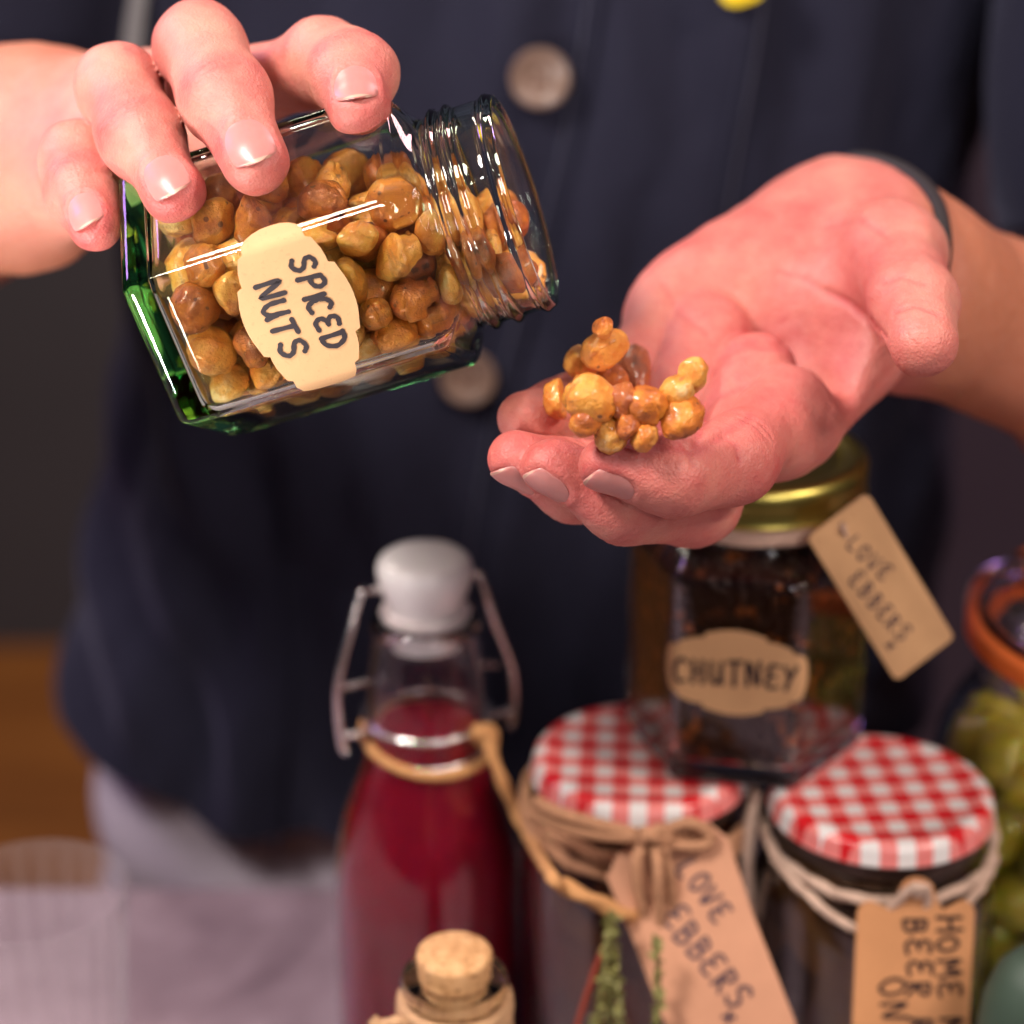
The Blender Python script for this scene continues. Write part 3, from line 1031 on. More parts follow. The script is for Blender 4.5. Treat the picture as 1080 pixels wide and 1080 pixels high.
strip([(800, -40), (786, 60), (766, 170), (752, 260), (748, 330)], 4, 1.8, 4, 'pocket_edge', jk, M['jacket'])
strip([(812, -40), (797, 60), (777, 170), (763, 260), (759, 330)], 1.3, 1.3, 2.5, 'pocket_stitching', jk, simple('navy_thread_pale', (.06, .06, .095), .7))
strip([(300, 470), (300, 560), (304, 660), (300, 780), (290, 900)], 3.2, 1.5, 4, 'side_seam', jk, M['jacket'])
# buttons
bm_mat = simple('horn_button', (.16, .10, .075), .35, .5, 120)
bhole = simple('button_thread', (.07, .03, .02), .8)
def button(px, py, r, lab):
    c = jacket_point(px, py, 4.2)
    ax = nrm([-.06, -1, .05])
    prof = [(0.01, .9), (r * .55, .9), (r * .66, 1.3), (r * .78, 2.3), (r * .93, 2.5), (r, 1.7), (r, .3), (r * .9, -.8), (0.01, -.8)]
    o = mesh('button', *lathe(c, prof, 40, ax, (1, 0, 0)), bm_mat, jk); o['label'] = lab
    x = nrm(np.cross(ax, [0, 0, 1])); y = np.cross(x, ax)
    parts = []
    for a, b in ((1, 1), (1, -1), (-1, 1), (-1, -1)):
        q = c + ax * .8 + x * a * r * .2 + y * b * r * .2
        parts.append(lathe(q, [(.01, .35), (1.0, .3), (1.15, 0), (1.0, -.2), (.01, -.2)], 12, ax, (1, 0, 0)))
    mesh('button_thread', *join(*parts), bhole, o)
button(570, 82, 10.5, 'upper brown horn button')
button(494, 398, 10.5, 'lower brown horn button, seen below the jar')
# yellow enamel badge at the top edge of the frame
c = jacket_point(780, -24, 5)
th = np.linspace(0, 2 * math.pi, 40, endpoint=False)
rb = 9.0 * (1 + .10 * np.abs(np.sin(th * 2.5)))
rings = [np.stack([c[0] + rb * k_ * np.cos(th), np.full(40, c[1] - h_), c[2] + rb * k_ * np.sin(th)], -1) for k_, h_ in ((.05, 2.6), (.7, 2.5), (.95, 1.8), (1, .6), (.95, -.6), (.05, -1))]
mesh('badge', *loft(np.array(rings)), simple('yellow_enamel', (.85, .62, .02), .35), jk)

# sleeves: rolled tubes round the upper arms
def sleeve(sh, el, r0, r1, seed, lab=None, roll=1.0):
    a, b = c2w(sh), c2w(el)
    L = np.linalg.norm(b - a); ax = nrm(b - a)
    nn = 90; m = 72
    up = nrm(np.cross(ax, [0, 1, 0])); bb = np.cross(ax, up)
    th = np.linspace(0, 2 * math.pi, m, endpoint=False)
    rings = []
    for i in range(nn):
        t = i / (nn - 1)
        r = r0 + (r1 - r0) * t
        if t > .80: r += 5 * roll                     # rolled cuff
        if t > .985: r -= 2
        w = 2.6 * np.sin(th * 3 + t * 9 + seed) + 2.2 * np.sin(th * 2 - t * 21 + seed * 2) + 1.5 * np.sin(th * 5 + t * 33)
        rr = r + w * (.5 if t > .8 else 1)
        rings.append(a + ax * (t * L) + np.outer(rr * np.cos(th), up) + np.outer(rr * np.sin(th), bb))
    rin = [2 * (r_.mean(0)) * .04 + r_ * .96 - r_.mean(0) * .04 for r_ in rings[::-1][:40]]
    rings = rings + rin
    v, f = loft(np.array(rings), True, True)
    o = mesh('sleeve', v, f, M['jacket'], jk)
    if lab: o['label'] = lab
RS_SH, RS_EL = world_c(-165, 905, 185), world_c(-213, 815, -176)
sleeve(RS_SH, RS_EL, 62, 60, 1.0)
LS_SH, LS_EL = world_c(240, 895, 185), world_c(243, 755, -225)
sleeve(LS_SH, LS_EL, 66, 66, 4.0)

# trousers
def trousers():
    n = 60
    th = np.linspace(-math.pi, math.pi, 160, endpoint=False)
    rings = []
    for i in range(n):
        t = i / (n - 1); z = CAMZ - 450 - 260 * t
        hw, hd = 178 + 6 * t, 92 - 4 * t
        R = (np.abs(np.sin(th)) ** 2.5 + np.abs(np.cos(th)) ** 2.5) ** (-1 / 2.5)
        f = 5 * np.sin(th * 6 + t * 7) * t + 3 * np.sin(th * 11 - t * 12) + 3.0 * np.sin(t * 25 + 2 * np.sin(th * 3))
        rings.append(np.stack([-6 + (hw * R + f) * np.sin(th), 872 - (hd * R + f) * np.cos(th), np.full(160, z)], -1))
    hips = loft(np.array(rings))
    legs = []
    for sx in (-1, 1):
        path = np.array([(-6 + sx * 88, 872, CAMZ - 660), (-6 + sx * 92, 868, 300), (-6 + sx * 95, 875, 30)])
        legs.append(tube(smooth_path(path, 16), np.linspace(86, 60, 33), 40))
    return join(hips, *legs)
def denim():
    m, nt, out = mat('grey_trousers_cloth')
    b = principled(nt, out, (.3, .28, .33), .9)
    v = coords(nt)
    n = noise(nt, v, 10, 5); n2 = noise(nt, v, 1100, 2)
    c = mixc(nt, n, (.24, .20, .26), (.44, .38, .44))
    c = mixc(nt, math2(nt, 'MULTIPLY', n2, .3), c, (.5, .46, .52))
    nt.links.new(c, b.inputs['Base Color']); bump(nt, b, n, .5, .01)
    return m
mesh('trousers', *trousers(), denim(), person)
# dark strap round the wrist of the open hand
wa = nrm(lelb - lw)
wc_ = P(958, 300, 590) + wa * -20
def strap():
    u = nrm(np.cross(wa, [0, 0, 1.])); w_ = np.cross(wa, u)
    th = np.linspace(0, 2 * math.pi, 72, endpoint=False)
    rings_p = []
    for a in th:
        d = u * math.cos(a) + w_ * math.sin(a)
        rr = np.linspace(12, 40, 60)
        off_ = wa * 9 * d[1]
        s_ = body_sdf(wc_ + off_ + rr[:, None] * d)
        k = np.argmax(s_ > 0) if (s_ > 0).any() else 0
        rings_p.append(wc_ + off_ + d * (rr[k] + .5))
    p = np.array(rings_p)
    ker = np.array([.25, .5, .25])
    for _ in range(4):
        p = (np.roll(p, 1, 0) + 2 * p + np.roll(p, -1, 0)) / 4
    return tube(c2w(p), 2.0, 12, closed=True, flat=1.0)
mesh('wrist_strap', *strap(), simple('dark_strap', (.012, .010, .010), .6), person)

# ------------------------------------------------------------------ handwriting: strokes in a unit box, drawn as flat rounded ribbons
GL = {
 'S': [[(.62, .86), (.40, 1.0), (.12, .86), (.16, .62), (.50, .46), (.60, .24), (.36, 0), (.04, .12)]],
 'P': [[(.12, 0), (.14, .95)], [(.14, .92), (.44, 1.0), (.62, .80), (.50, .54), (.15, .46)]],
 'I': [[(.22, 0), (.26, .96)]],
 'C': [[(.62, .84), (.38, .98), (.12, .74), (.08, .34), (.26, .04), (.60, .10)]],
 'E': [[(.58, .92), (.24, .94), (.12, .70), (.30, .52), (.46, .52)], [(.30, .52), (.08, .30), (.22, .04), (.60, .08)]],
 'D': [[(.12, .02), (.14, .96)], [(.06, .96), (.44, .92), (.66, .55), (.48, .14), (.10, .02)]],
 'N': [[(.08, 0), (.12, .96), (.54, .06), (.62, 1.0)]],
 'U': [[(.10, .96), (.08, .36), (.26, .04), (.50, .22), (.60, .96)], [(.58, .5), (.64, .02)]],
 'T': [[(.02, .92), (.66, .98)], [(.34, .94), (.30, 0)]],
 'H': [[(.10, 0), (.12, .98)], [(.58, 0), (.56, 1.0)], [(.10, .5), (.58, .54)]],
 'Y': [[(.04, .98), (.30, .52)], [(.60, 1.0), (.34, .50), (.16, 0)]],
 'L': [[(.14, .98), (.08, .08), (.56, .06)]],
 'O': [[(.34, .96), (.10, .74), (.08, .30), (.32, .02), (.58, .28), (.56, .74), (.34, .96)]],
 'V': [[(.04, .96), (.30, .02), (.60, .98)]],
 'B': [[(.12, 0), (.12, .96)], [(.12, .94), (.48, .86), (.46, .58), (.14, .52)], [(.14, .52), (.58, .40), (.50, .08), (.10, .02)]],
 'R': [[(.12, 0), (.12, .96)], [(.12, .94), (.52, .86), (.46, .56), (.14, .50), (.60, 0)]],
 'M': [[(.06, 0), (.12, .96), (.36, .36), (.60, .98), (.68, 0)]],
 'A': [[(.04, 0), (.32, 1.0), (.60, 0)], [(.14, .36), (.52, .38)]],
 'x': [[(.10, .10), (.52, .62)], [(.50, .08), (.12, .62)]],
}
def text_strokes(txt, x0, y0, h, w=None, gap=.82, seed=0):
    """list of polylines in label units; baseline at y0"""
    r = np.random.RandomState(seed); out = []; x = x0
    w = h * .85 if w is None else w
    for ch in txt:
        if ch == ' ': x += w * .6; continue
        dy = r.uniform(-.05, .05) * h; sh = r.uniform(-.04, .08); sc = r.uniform(.93, 1.06)
        for st in GL[ch]:
            pts = [np.array([x + (px + sh * py) * w * sc, y0 + dy + py * h * sc, 0.]) for px, py in st]
            out.append(smooth_path(pts, 7)[:, :2] if len(pts) > 2 else np.array([pts[0][:2] * (1 - t) + pts[1][:2] * t for t in np.linspace(0, 1, 7)]))
        x += w * (.34 if ch == 'I' else gap)
    return out
def ribbons(strokes, wd, mapf):
    V_, F_ = [], []
    for s in strokes:
        n = len(s); T = np.gradient(s, axis=0); T /= np.linalg.norm(T, axis=1)[:, None] + 1e-9
        Nn = np.stack([-T[:, 1], T[:, 0]], -1)
        c0 = s[0] - T[0] * wd * .35; c1 = s[-1] + T[-1] * wd * .35
        sx = np.vstack([c0, s, c1]); Nx = np.vstack([Nn[:1] * .45, Nn, Nn[-1:] * .45])
        wj = wd / 2 * (1 + .10 * np.sin(np.arange(len(sx)) * 1.3))
        L, Rr = sx + Nx * wj[:, None], sx - Nx * wj[:, None]
        o = len(V_)
        for a, b in zip(L, Rr): V_ += [mapf(a[0], a[1]), mapf(b[0], b[1])]
        for i in range(len(sx) - 1): F_.append((o + 2 * i, o + 2 * i + 1, o + 2 * i + 3, o + 2 * i + 2))
    return np.array(V_), F_
def lettering(strokes, wd, mapf, parent, mt, name='lettering'):
    # overlapping strokes sit at slightly different heights
    Vs, Fs = [], []; o = 0
    for i, s in enumerate(strokes):
        v, f = ribbons([s], wd, lambda a, b: mapf(a, b, .26 + .012 * (i % 5)))
        Vs.append(v); Fs += [tuple(q + o for q in g) for g in f]; o += len(v)
    return mesh(name, np.concatenate(Vs), Fs, mt, parent)
def inside(poly, p):
    x, y = p; c = False; n = len(poly)
    for i in range(n):
        x1, y1 = poly[i]; x2, y2 = poly[(i + 1) % n]
        if (y1 > y) != (y2 > y) and x < (x2 - x1) * (y - y1) / (y2 - y1) + x1: c = not c
    return c
def sheet(outline, step, mapf, thick, hole=None):
    """thin sheet cut to an outline (2-D, mm) and laid on a surface by mapf(x, y, lift)"""
    ol = [tuple(p) for p in outline]
    xs = [p[0] for p in ol]; ys = [p[1] for p in ol]
    pts = [Vector(p) for p in ol]; n = len(pts)
    edges = [(i, (i + 1) % n) for i in range(n)]
    if hole:
        (hx, hy, hr) = hole
        k = 16; b0 = len(pts)
        pts += [Vector((hx + hr * math.cos(2 * math.pi * i / k), hy + hr * math.sin(2 * math.pi * i / k))) for i in range(k)]
        edges += [(b0 + i, b0 + (i + 1) % k) for i in range(k)]
    for x in np.arange(min(xs) + step / 2, max(xs), step):
        for y in np.arange(min(ys) + step / 2, max(ys), step):
            if inside(ol, (x, y)) and min((x - a) ** 2 + (y - b) ** 2 for a, b in ol) > (step * .35) ** 2 and not (hole and math.hypot(x - hx, y - hy) < hr * 1.2):
                pts.append(Vector((x, y)))
    v2, e2, f2 = delaunay_2d_cdt(pts, edges, [], 0, 1e-5)[:3]
    fs = []
    for f in f2:
        c = sum((v2[i] for i in f), Vector((0, 0))) / len(f)
        if inside(ol, (c.x, c.y)) and not (hole and math.hypot(c.x - hx, c.y - hy) < hr * .98): fs.append(tuple(f))
    top = [mapf(v.x, v.y, thick) for v in v2]; bot = [mapf(v.x, v.y, 0.02) for v in v2]
    nn = len(v2)
    from collections import Counter
    cnt = Counter()
    for f in fs:
        for a, b in zip(f, f[1:] + f[:1]): cnt[(a, b)] += 1
    side = [(a, a + nn, b + nn, b) for (a, b) in cnt if (b, a) not in cnt]
    return np.array(top + bot), fs + [tuple(i + nn for i in f[::-1]) for f in fs] + side
# ------------------------------------------------------------------ glass jars
def hexr(A, th, phase, p=76):
    o = 0
    for i in range(6):
        o = o + np.maximum(np.cos(th - phase - i * math.pi / 3) / A, 0) ** p
    return o ** (-1 / p)
class HexJar:
    """hexagonal jar; local z from base to mouth, angle 0 faces ref; normals of the flats at phase + k*60 deg"""
    H = 88.0; AO = 30.4; AI = 28.9
    def __init__(s, base, mouth_dir, ref, phase):
        s.c = np.asarray(base, float); s.z = nrm(mouth_dir)
        s.x = nrm(np.asarray(ref) - s.z * np.dot(ref, s.z)); s.y = np.cross(s.z, s.x); s.phase = phase
        th = np.linspace(-math.pi, math.pi, 721); r = hexr(s.AO, th, phase)
        q = np.stack([r * np.cos(th), r * np.sin(th)], -1)
        L = np.concatenate([[0], np.cumsum(np.linalg.norm(np.diff(q, axis=0), axis=1))])
        s.th, s.L = th, L
    def pt(s, r, th, z):
        r = np.asarray(r)
        return s.c + np.multiply.outer(r * np.cos(th), s.x) + np.multiply.outer(r * np.sin(th), s.y) + np.multiply.outer(np.asarray(z) * np.ones_like(r), s.z)
    def outer(s, z, th):
        A = s.AO - 1.6 * np.exp(-z / .9) - .5 * np.exp(-z / 3.0)
        h = hexr(A, th, s.phase)
        k = np.clip((z - 63.5) / 9.0, 0, 1); k = k * k * (3 - 2 * k)
        circ = 25.2
        r = h * (1 - k) + circ * k
        if z > 66: r = r - 1.2 * np.sin(np.clip((z - 66) / 7, 0, 1) * math.pi) * 1.0
        if z > 70: r = r + 1.3 * math.exp(-((z - 73.6) / 1.1) ** 2)
        if 75 < z < 87:
            for k0 in range(1):
                a = (th / (2 * math.pi) + .5 * k0 + .37) % 1.0
                zc = 76.4 + 4.6 * a
                env = np.clip(np.minimum(a, 1 - a) * 9, 0, 1)
                r = r + 1.25 * env * np.exp(-((z - zc) / 1.1) ** 2)
        if z > 84: r = r + .9 * math.exp(-((z - 86.3) / 1.1) ** 2)
        return r
    def inner(s, z, th):
        h = hexr(s.AI - 1.8 * math.exp(-max(z - 6.2, 0) / 1.5), th, s.phase, 26)
        k = np.clip((z - 62.5) / 9.0, 0, 1); k = k * k * (3 - 2 * k)
        r = h * (1 - k) + 22.9 * k
        return r
    def glass(s, name, parent, material, n=252):
        th = np.linspace(-math.pi, math.pi, n, endpoint=False); R = []
        for f, z in ((.02, 1.6), (.5, 1.5), (.8, 1.1), (.9, .35)): R.append(s.pt(s.outer(0, th) * f, th, z))
        zs = [0, .4, .9, 1.6, 2.6, 4, 7] + list(np.linspace(12, 62, 9)) + list(np.arange(63.5, 87.6, .38))
        for z in zs: R.append(s.pt(s.outer(z, th), th, z))
        ro = s.outer(87.6, th)
        for f, z in ((.992, 88.0), (.975, 88.25), (.955, 88.3), (.935, 88.2)): R.append(s.pt(ro * f, th, z))
        for z in [87.6] + list(np.arange(86, 62, -.8)) + list(np.linspace(61, 10, 8)) + [8.5, 7.4, 6.7, 6.3]: R.append(s.pt(s.inner(z, th), th, z))
        for f, z in ((.93, 6.02), (.8, 6.0), (.5, 6.3), (.02, 6.6)): R.append(s.pt(s.inner(6.3, th) * f, th, z))
        return mesh(name, *loft(np.array(R)), material, parent)
    def arc(s, th): return np.interp(th, s.th, s.L)
    def surf(s, arc0, z0):
        """map (along the perimeter, along the axis, lift) to the outside of the body"""
        def f(x, y, lift):
            th = np.interp(arc0 + x, s.L, s.th)
            r = hexr(s.AO, np.array([th - .01, th, th + .01]), s.phase)
            p = [np.array([r[i] * math.cos(th + (i - 1) * .01), r[i] * math.sin(th + (i - 1) * .01)]) for i in range(3)]
            t = p[2] - p[0]; nn = np.array([t[1], -t[0]]); nn /= np.linalg.norm(nn)
            q = p[1] + nn * (lift + .06)
            return s.c + s.x * q[0] + s.y * q[1] + s.z * (z0 + y)
        return f

HALF = [(21, 0), (20.9, 2.2), (20.2, 4.4), (19, 6.2), (17.3, 7.2), (15.6, 7.4), (15.1, 8.6), (13.6, 9.2), (12, 9.8), (10.2, 10.1), (8.6, 10.2), (8.1, 11.5), (6.2, 12.0), (4, 12.6), (2, 12.9), (0, 13.0)]
def label_outline(sx=1.0, sy=1.0):
    q = [(x * sx, y * sy) for x, y in HALF]
    full = q + [(-x, y) for x, y in q[-2::-1]] + [(-x, -y) for x, y in q[1:]] + [(x, -y) for x, y in q[-2:0:-1]]
    out = []
    for a, b in zip(full, full[1:] + full[:1]):
        out.append(a)
        if math.hypot(a[0] - b[0], a[1] - b[1]) > 2.4 : out.append(((a[0] + b[0]) / 2, (a[1] + b[1]) / 2))
    return out

# --- the held jar
jb, jm = W(182, 328, 517), W(540, 216, 502.5)
jax = nrm(jm - jb)
camw = np.array([0, 0, CAMZ])
mid = (jb + jm) / 2
ref = camw - mid
zax = jax
# angle grows towards the bottom of the picture
J = HexJar(jb, jax, ref, 0)
if J.y[2] > 0: J.ysign = -1
else: J.ysign = 1
ph = math.radians(17) * J.ysign
J = HexJar(jb, jax, ref, ph); YS = 1 if J.y[2] < 0 else -1
jar = empty('glass_jar', jb, 'open hexagonal glass jar full of spiced nuts, tipped sideways by a hand', 'jar')
gj = J.glass('jar_glass', jar, M['jar_glass'])
a_v2 = J.arc(math.radians(-13) * YS)          # corner between the upper and the front flat
sm = J.surf(a_v2 + YS * 16.5, 36.5)
def nmap(x, y, lift): return sm(YS * x, y, lift)
lab = mesh('paper_label', *sheet(label_outline(1.0, 1.0), 1.1, nmap, .12), M['sticker'], jar)
st = text_strokes('SPICED', -11.6, 2.1, 5.6, 5.0, .86, 3) + text_strokes('NUTS', -8.4, -7.6, 5.9, 5.6, .86, 6)
lettering(st, 1.12, nmap, lab, M['ink'])

# ------------------------------------------------------------------ nuts
def nut_mesh(kind, seed):
    v, f = uvball(38, 26); r = np.random.RandomState(seed)
    x, y, z = v.T.copy()
    if kind == 'hazel': s = np.array([1, .96, 1.02]); x, y = x * (1 - .12 * z), y * (1 - .12 * z); z = z + .12 * np.clip(z - .6, 0, 1) * 3 * .5
    elif kind == 'peanut': s = np.array([.84, .80, 1.28])
    elif kind == 'almond': s = np.array([.86, .58, 1.35]); k = 1 - .38 * z; x, y = x * k, y * k
    elif kind == 'cashew': s = np.array([.72, .62, 1.25])
    elif kind == 'half': s = np.array([.95, .95, 1.05]); y = np.where(y > 0, y * .25, y)
    elif kind == 'twin': s = np.array([.82, .80, 1.3]); k = 1 - .22 * np.exp(-(z / .28) ** 2); x, y = x * k, y * k
    else: s = np.array([1.02, .88, .96])
    v = np.stack([x, y, z], -1) * s
    if kind in ('round', 'hazel', 'peanut'): v = v * (1 - .085 * np.exp(-(v[:, 1] / .055) ** 2))[:, None]
    if kind == 'cashew': v[:, 0] += .42 * v[:, 2] ** 2 - .25
    d = 0
    for _ in range(6):
        k = r.normal(size=3) * 2.0
        d = d + np.sin(v @ k + r.uniform(0, 6.28)) * .030
    for _ in range(9):
        k = r.normal(size=3) * 5.5
        d = d + np.sin(v @ k + r.uniform(0, 6.28)) * .015
    for _ in range(8):
        k = r.normal(size=3) * 11
        d = d + np.sin(v @ k + r.uniform(0, 6.28)) * .006
    if kind == 'chunk':
        for _ in range(5):
            k = nrm(r.normal(size=3)); h = r.uniform(.62, .85); e = v @ k - h
            v = v - np.maximum(e, 0)[:, None] * k * .93
    v = v * (1 + d)[:, None]
    me = bpy.data.meshes.new('spiced_nut')
    me.from_pydata([tuple(p * MM) for p in v], [], [tuple(int(i) for i in q) for q in f]); me.update()
    bm = bmesh.new(); bm.from_mesh(me); bmesh.ops.recalc_face_normals(bm, faces=bm.faces); bm.to_mesh(me); bm.free()
    me.polygons.foreach_set('use_smooth', [True] * len(me.polygons))
    me.materials.append(M['nut'])
    return me
KINDS = ['hazel', 'round', 'almond', 'cashew', 'half', 'chunk', 'hazel', 'peanut', 'chunk', 'round', 'round', 'chunk']
NUTS = [nut_mesh(k, 40 + i) for i, k in enumerate(KINDS)]
def nut(c, r, kind, tone, rot, label, group):
    o = bpy.data.objects.new('spiced_nut', NUTS[kind % len(NUTS)])
    COL.objects.link(o); o.location = Vector(c) * MM
    o.rotation_euler = rot; o.scale = (r, r, r)
    o.color = (tone, 0, 0, 1)
    return tag(o, label, 'nut', group)

# pour: spheres settle inside the cavity under gravity
rn = np.random.RandomState(11)
NN = 162
rad = rn.uniform(4.4, 6.3, NN)
g = np.array([0, 0, -1.0]); gl = np.array([g @ J.x, g @ J.y, g @ J.z])
pos = np.stack([rn.uniform(-17, 17, NN), rn.uniform(-17, 17, NN), rn.uniform(14, 64, NN)], -1)
hn = np.array([[math.cos(J.phase + i * math.pi / 3), math.sin(J.phase + i * math.pi / 3)] for i in range(6)])
for it in range(900):
    pos += gl * .10 * (1 if it < 780 else .25)
    d = pos[:, None] - pos[None]; L = np.linalg.norm(d, axis=-1) + np.eye(NN) * 99
    ov = np.maximum(rad[:, None] + rad[None] - .4 - L, 0)
    pos += (d / L[..., None] * ov[..., None]).sum(1) * .42
    for n_ in hn:
        e = pos[:, :2] @ n_ - (28.6 - rad * .97)
        pos[:, :2] -= np.maximum(e, 0)[:, None] * n_
    pos[:, 2] = np.maximum(pos[:, 2], 6.6 + rad * .94)
    # shoulder and neck
    rr = np.linalg.norm(pos[:, :2], axis=1) + 1e-9
    for zc_, lim in ((None, None),):
        k = np.clip((pos[:, 2] + rad - 62) / 8, 0, 1)
        limit = (29.5 * (1 - k) + 22.0 * k) - rad * .94
        e = np.maximum(rr - limit, 0)
        pos[:, :2] -= (e / rr)[:, None] * pos[:, :2] * .8
        pos[:, 2] -= np.where((k > 0) & (k < 1), e * .5, 0)
    pos[:, 2] = np.minimum(pos[:, 2], 85 - rad * .6)
for i in range(NN):
    c = J.c + J.x * pos[i, 0] + J.y * pos[i, 1] + J.z * pos[i, 2]
    k = int(rn.randint(len(NUTS))); shr = {'peanut': .92, 'almond': .94, 'cashew': .98, 'twin': .92}.get(KINDS[k], 1.0)
    nut(c, rad[i] * shr * 1.02, k, rn.uniform(0.0, 1.0) ** 1.5, tuple(rn.uniform(0, 6.28, 3)),
        'roasted spiced nut heaped behind the glass of the tipped jar', 'nuts inside the tipped jar')

# nuts in the palm, each resting against the hand or the nuts below it
PN = [ # zoom x, y (4.91x crop at 560,310), radius px, kind, tone, label
 (415, 730, 17, 9, .0, 'pale cream nut at the bottom of the palm pile, against the index finger'),
 (590, 735, 14, 10, .22, 'small yellow nut at the bottom of the palm pile, touching the index finger'),
 (500, 690, 13, 8, .75, 'brown crusted crumb of nut low in the palm pile'),
 (155, 545, 18, 4, .2, 'pale golden nut at the far left of the palm pile'),
 (285, 655, 15, 5, .45, 'small orange nut below the glossy nut at the left of the palm'),
 (545, 405, 22, 2, .98, 'dark brown almond in the upper middle of the palm pile'),
 (420, 460, 17, 5, .62, 'orange-brown nut in the centre of the palm pile'),
 (262, 355, 18, 10, .02, 'pale nut leaning below the topmost nut of the palm pile'),
 (385, 285, 21, 5, .30, 'large golden nut topping the palm pile'),
 (372, 178, 10, 8, .36, 'tiny golden fragment perched on the very top of the palm pile'),
 (300, 550, 22, 0, .10, 'round glossy golden nut at the left of the palm pile'),
 (480, 545, 17, 8, .62, 'amber nut behind the shiny round nut in the centre of the palm'),
 (595, 580, 22, 6, .34, 'shiny round amber nut at the front centre of the palm pile'),
 (785, 640, 20, 9, .40, 'golden-brown nut at the lower right of the palm pile'),
 (755, 510, 16, 1, .03, 'pale slim nut at the right of the palm pile, below the squarish one'),
 (835, 425, 17, 5, .12, 'squarish golden nut at the upper right of the palm pile')]
placed = []
for k, (zx, zy, rp, kd, tone, lb) in enumerate(PN):
    px, py = 560 + zx / 4.91, 310 + zy / 4.91
    r = rp / 4.5 * 1.12
    dd = np.arange(470, 560, .4)
    pts = np.array([P(px, py, q) for q in dd])
    s_ = body_sdf(pts) - r * .76
    for c, r2 in placed: s_ = np.minimum(s_, np.linalg.norm(pts - c, axis=1) - (r + r2) * 1.02)
    # first touch along the line of sight, or the closest approach to the pile when nothing is touched
    hit = np.argmax(s_ < 0) if (s_ < 0).any() else int(np.argmin(s_)) + 1
    dep = dd[max(hit - 1, 0)]; r = r * dep / 500.0
    c = P(px, py, dep); placed.append((c, r))
    rot = tuple(np.random.RandomState(100 + k).uniform(0, 6.28, 3))
    no = nut(c2w(c), r, kd, tone + .05, rot, lb, 'nuts in the open palm')
    q_ = np.random.RandomState(300 + k).uniform(.84, 1.16, 3); no.scale = tuple(r * q_)

# ------------------------------------------------------------------ jars on the table
ZL = CAMZ - 324.0                     # height of the gingham lids' tops
def spiced_content(name, c0, c1, c2, sc=160):
    m, nt, out = mat(name)
    b = principled(nt, out, c0, .5, Specular__IOR__Level=.15)
    v = coords(nt)
    vo = nt.nodes.new('ShaderNodeTexVoronoi'); vo.inputs['Scale'].default_value = sc; nt.links.new(v, vo.inputs['Vector'])
    n = noise(nt, v, sc * .6, 5)
    sp = nt.nodes.new('ShaderNodeSeparateColor'); nt.links.new(vo.outputs['Color'], sp.inputs[0])
    c = ramp(nt, sp.outputs[0], [(.0, c0), (.55, c1), (.86, c0), (.98, c2)])
    c = mixc(nt, n, c, c0)
    nt.links.new(c, b.inputs['Base Color']); bump(nt, b, vo.outputs['Distance'], .6, .003)
    return m
# chutney jar
cbx = WZ(782, 775, ZL + 0.6)
CJ = HexJar(cbx, (0, 0, 1), (0.0, -1, 0), math.radians(0))
CJ = HexJar(cbx, (0, 0, 1), nrm([-.19, -1, 0]), 0)
chut = empty('chutney_jar', cbx, 'hexagonal jar of dark brown chutney with gold lid, stacked on two gingham lids', 'jar')
CJ.glass('jar_glass', chut, M['clear_glass'], 204)
th = np.linspace(-math.pi, math.pi, 120, endpoint=False)
R = []
for z in [6.9, 7.2, 8] + list(np.linspace(12, 62, 12)) + [66, 69, 72, 76]:
    R.append(CJ.pt((CJ.inner(z, th) - .12) * (.985 if z < 7 else 1), th, z))
mesh('chutney', *loft(np.array(R)), spiced_content('dark_chutney', (.014, .004, .002), (.030, .010, .005), (.45, .11, .012), 380), chut)
prof = [(.01, 90.2), (22, 90.0), (24.2, 89.8), (25.4, 90.8), (27.0, 91.9), (29.4, 92.0), (31.0, 91.0), (31.6, 89.2), (31.6, 86.5), (31.3, 82.5), (31.8, 81.4), (31.2, 80.4), (29.0, 80.6), (28, 82), (28, 87.5), (.01, 87.6)]
lo_ = mesh('lid', *lathe(cbx, prof, 96), M['gold'], chut); lo_['label'] = 'gold screw lid with a green sheen'
# cotton thread just below the lid
cir = lambda c, r, z, n=90, ry=None: np.array([c + np.array([r * math.cos(a), (ry or r) * math.sin(a), z]) for a in np.linspace(0, 2 * math.pi, n, endpoint=False)])
tw = [tube(cir(cbx, 29.0 - .3 * i, 78.8 - 1.5 * i), 1.25, 10, True, 1.2, 3, .16) for i in range(3)]
mesh('thread_wrap', *join(*tw), M['twine_pale'], chut)
ysc = 1 if CJ.y[0] > 0 else -1
a0 = CJ.arc(0.0)
def front_z(jr, px, py, Yf):
    w = WY(px, py, Yf); return w[2] - jr.c[2]
zc_ = front_z(CJ, 781, 711, cbx[1] - 30.4)
smc = CJ.surf(a0, zc_)
xo = WY(781, 711, cbx[1] - 30.4)[0] - cbx[0]
def cmap(x, y, lift): return smc(ysc * (x + xo + 4.0), y, lift)
clab = mesh('paper_label', *sheet(label_outline(1.02, 1.02), 1.3, cmap, .12), M['sticker'], chut)
lettering(text_strokes('CHUTNEY', -17.0, -3.8, 7.6, 5.9, .86, 9), 1.15, cmap, clab, M['ink'])

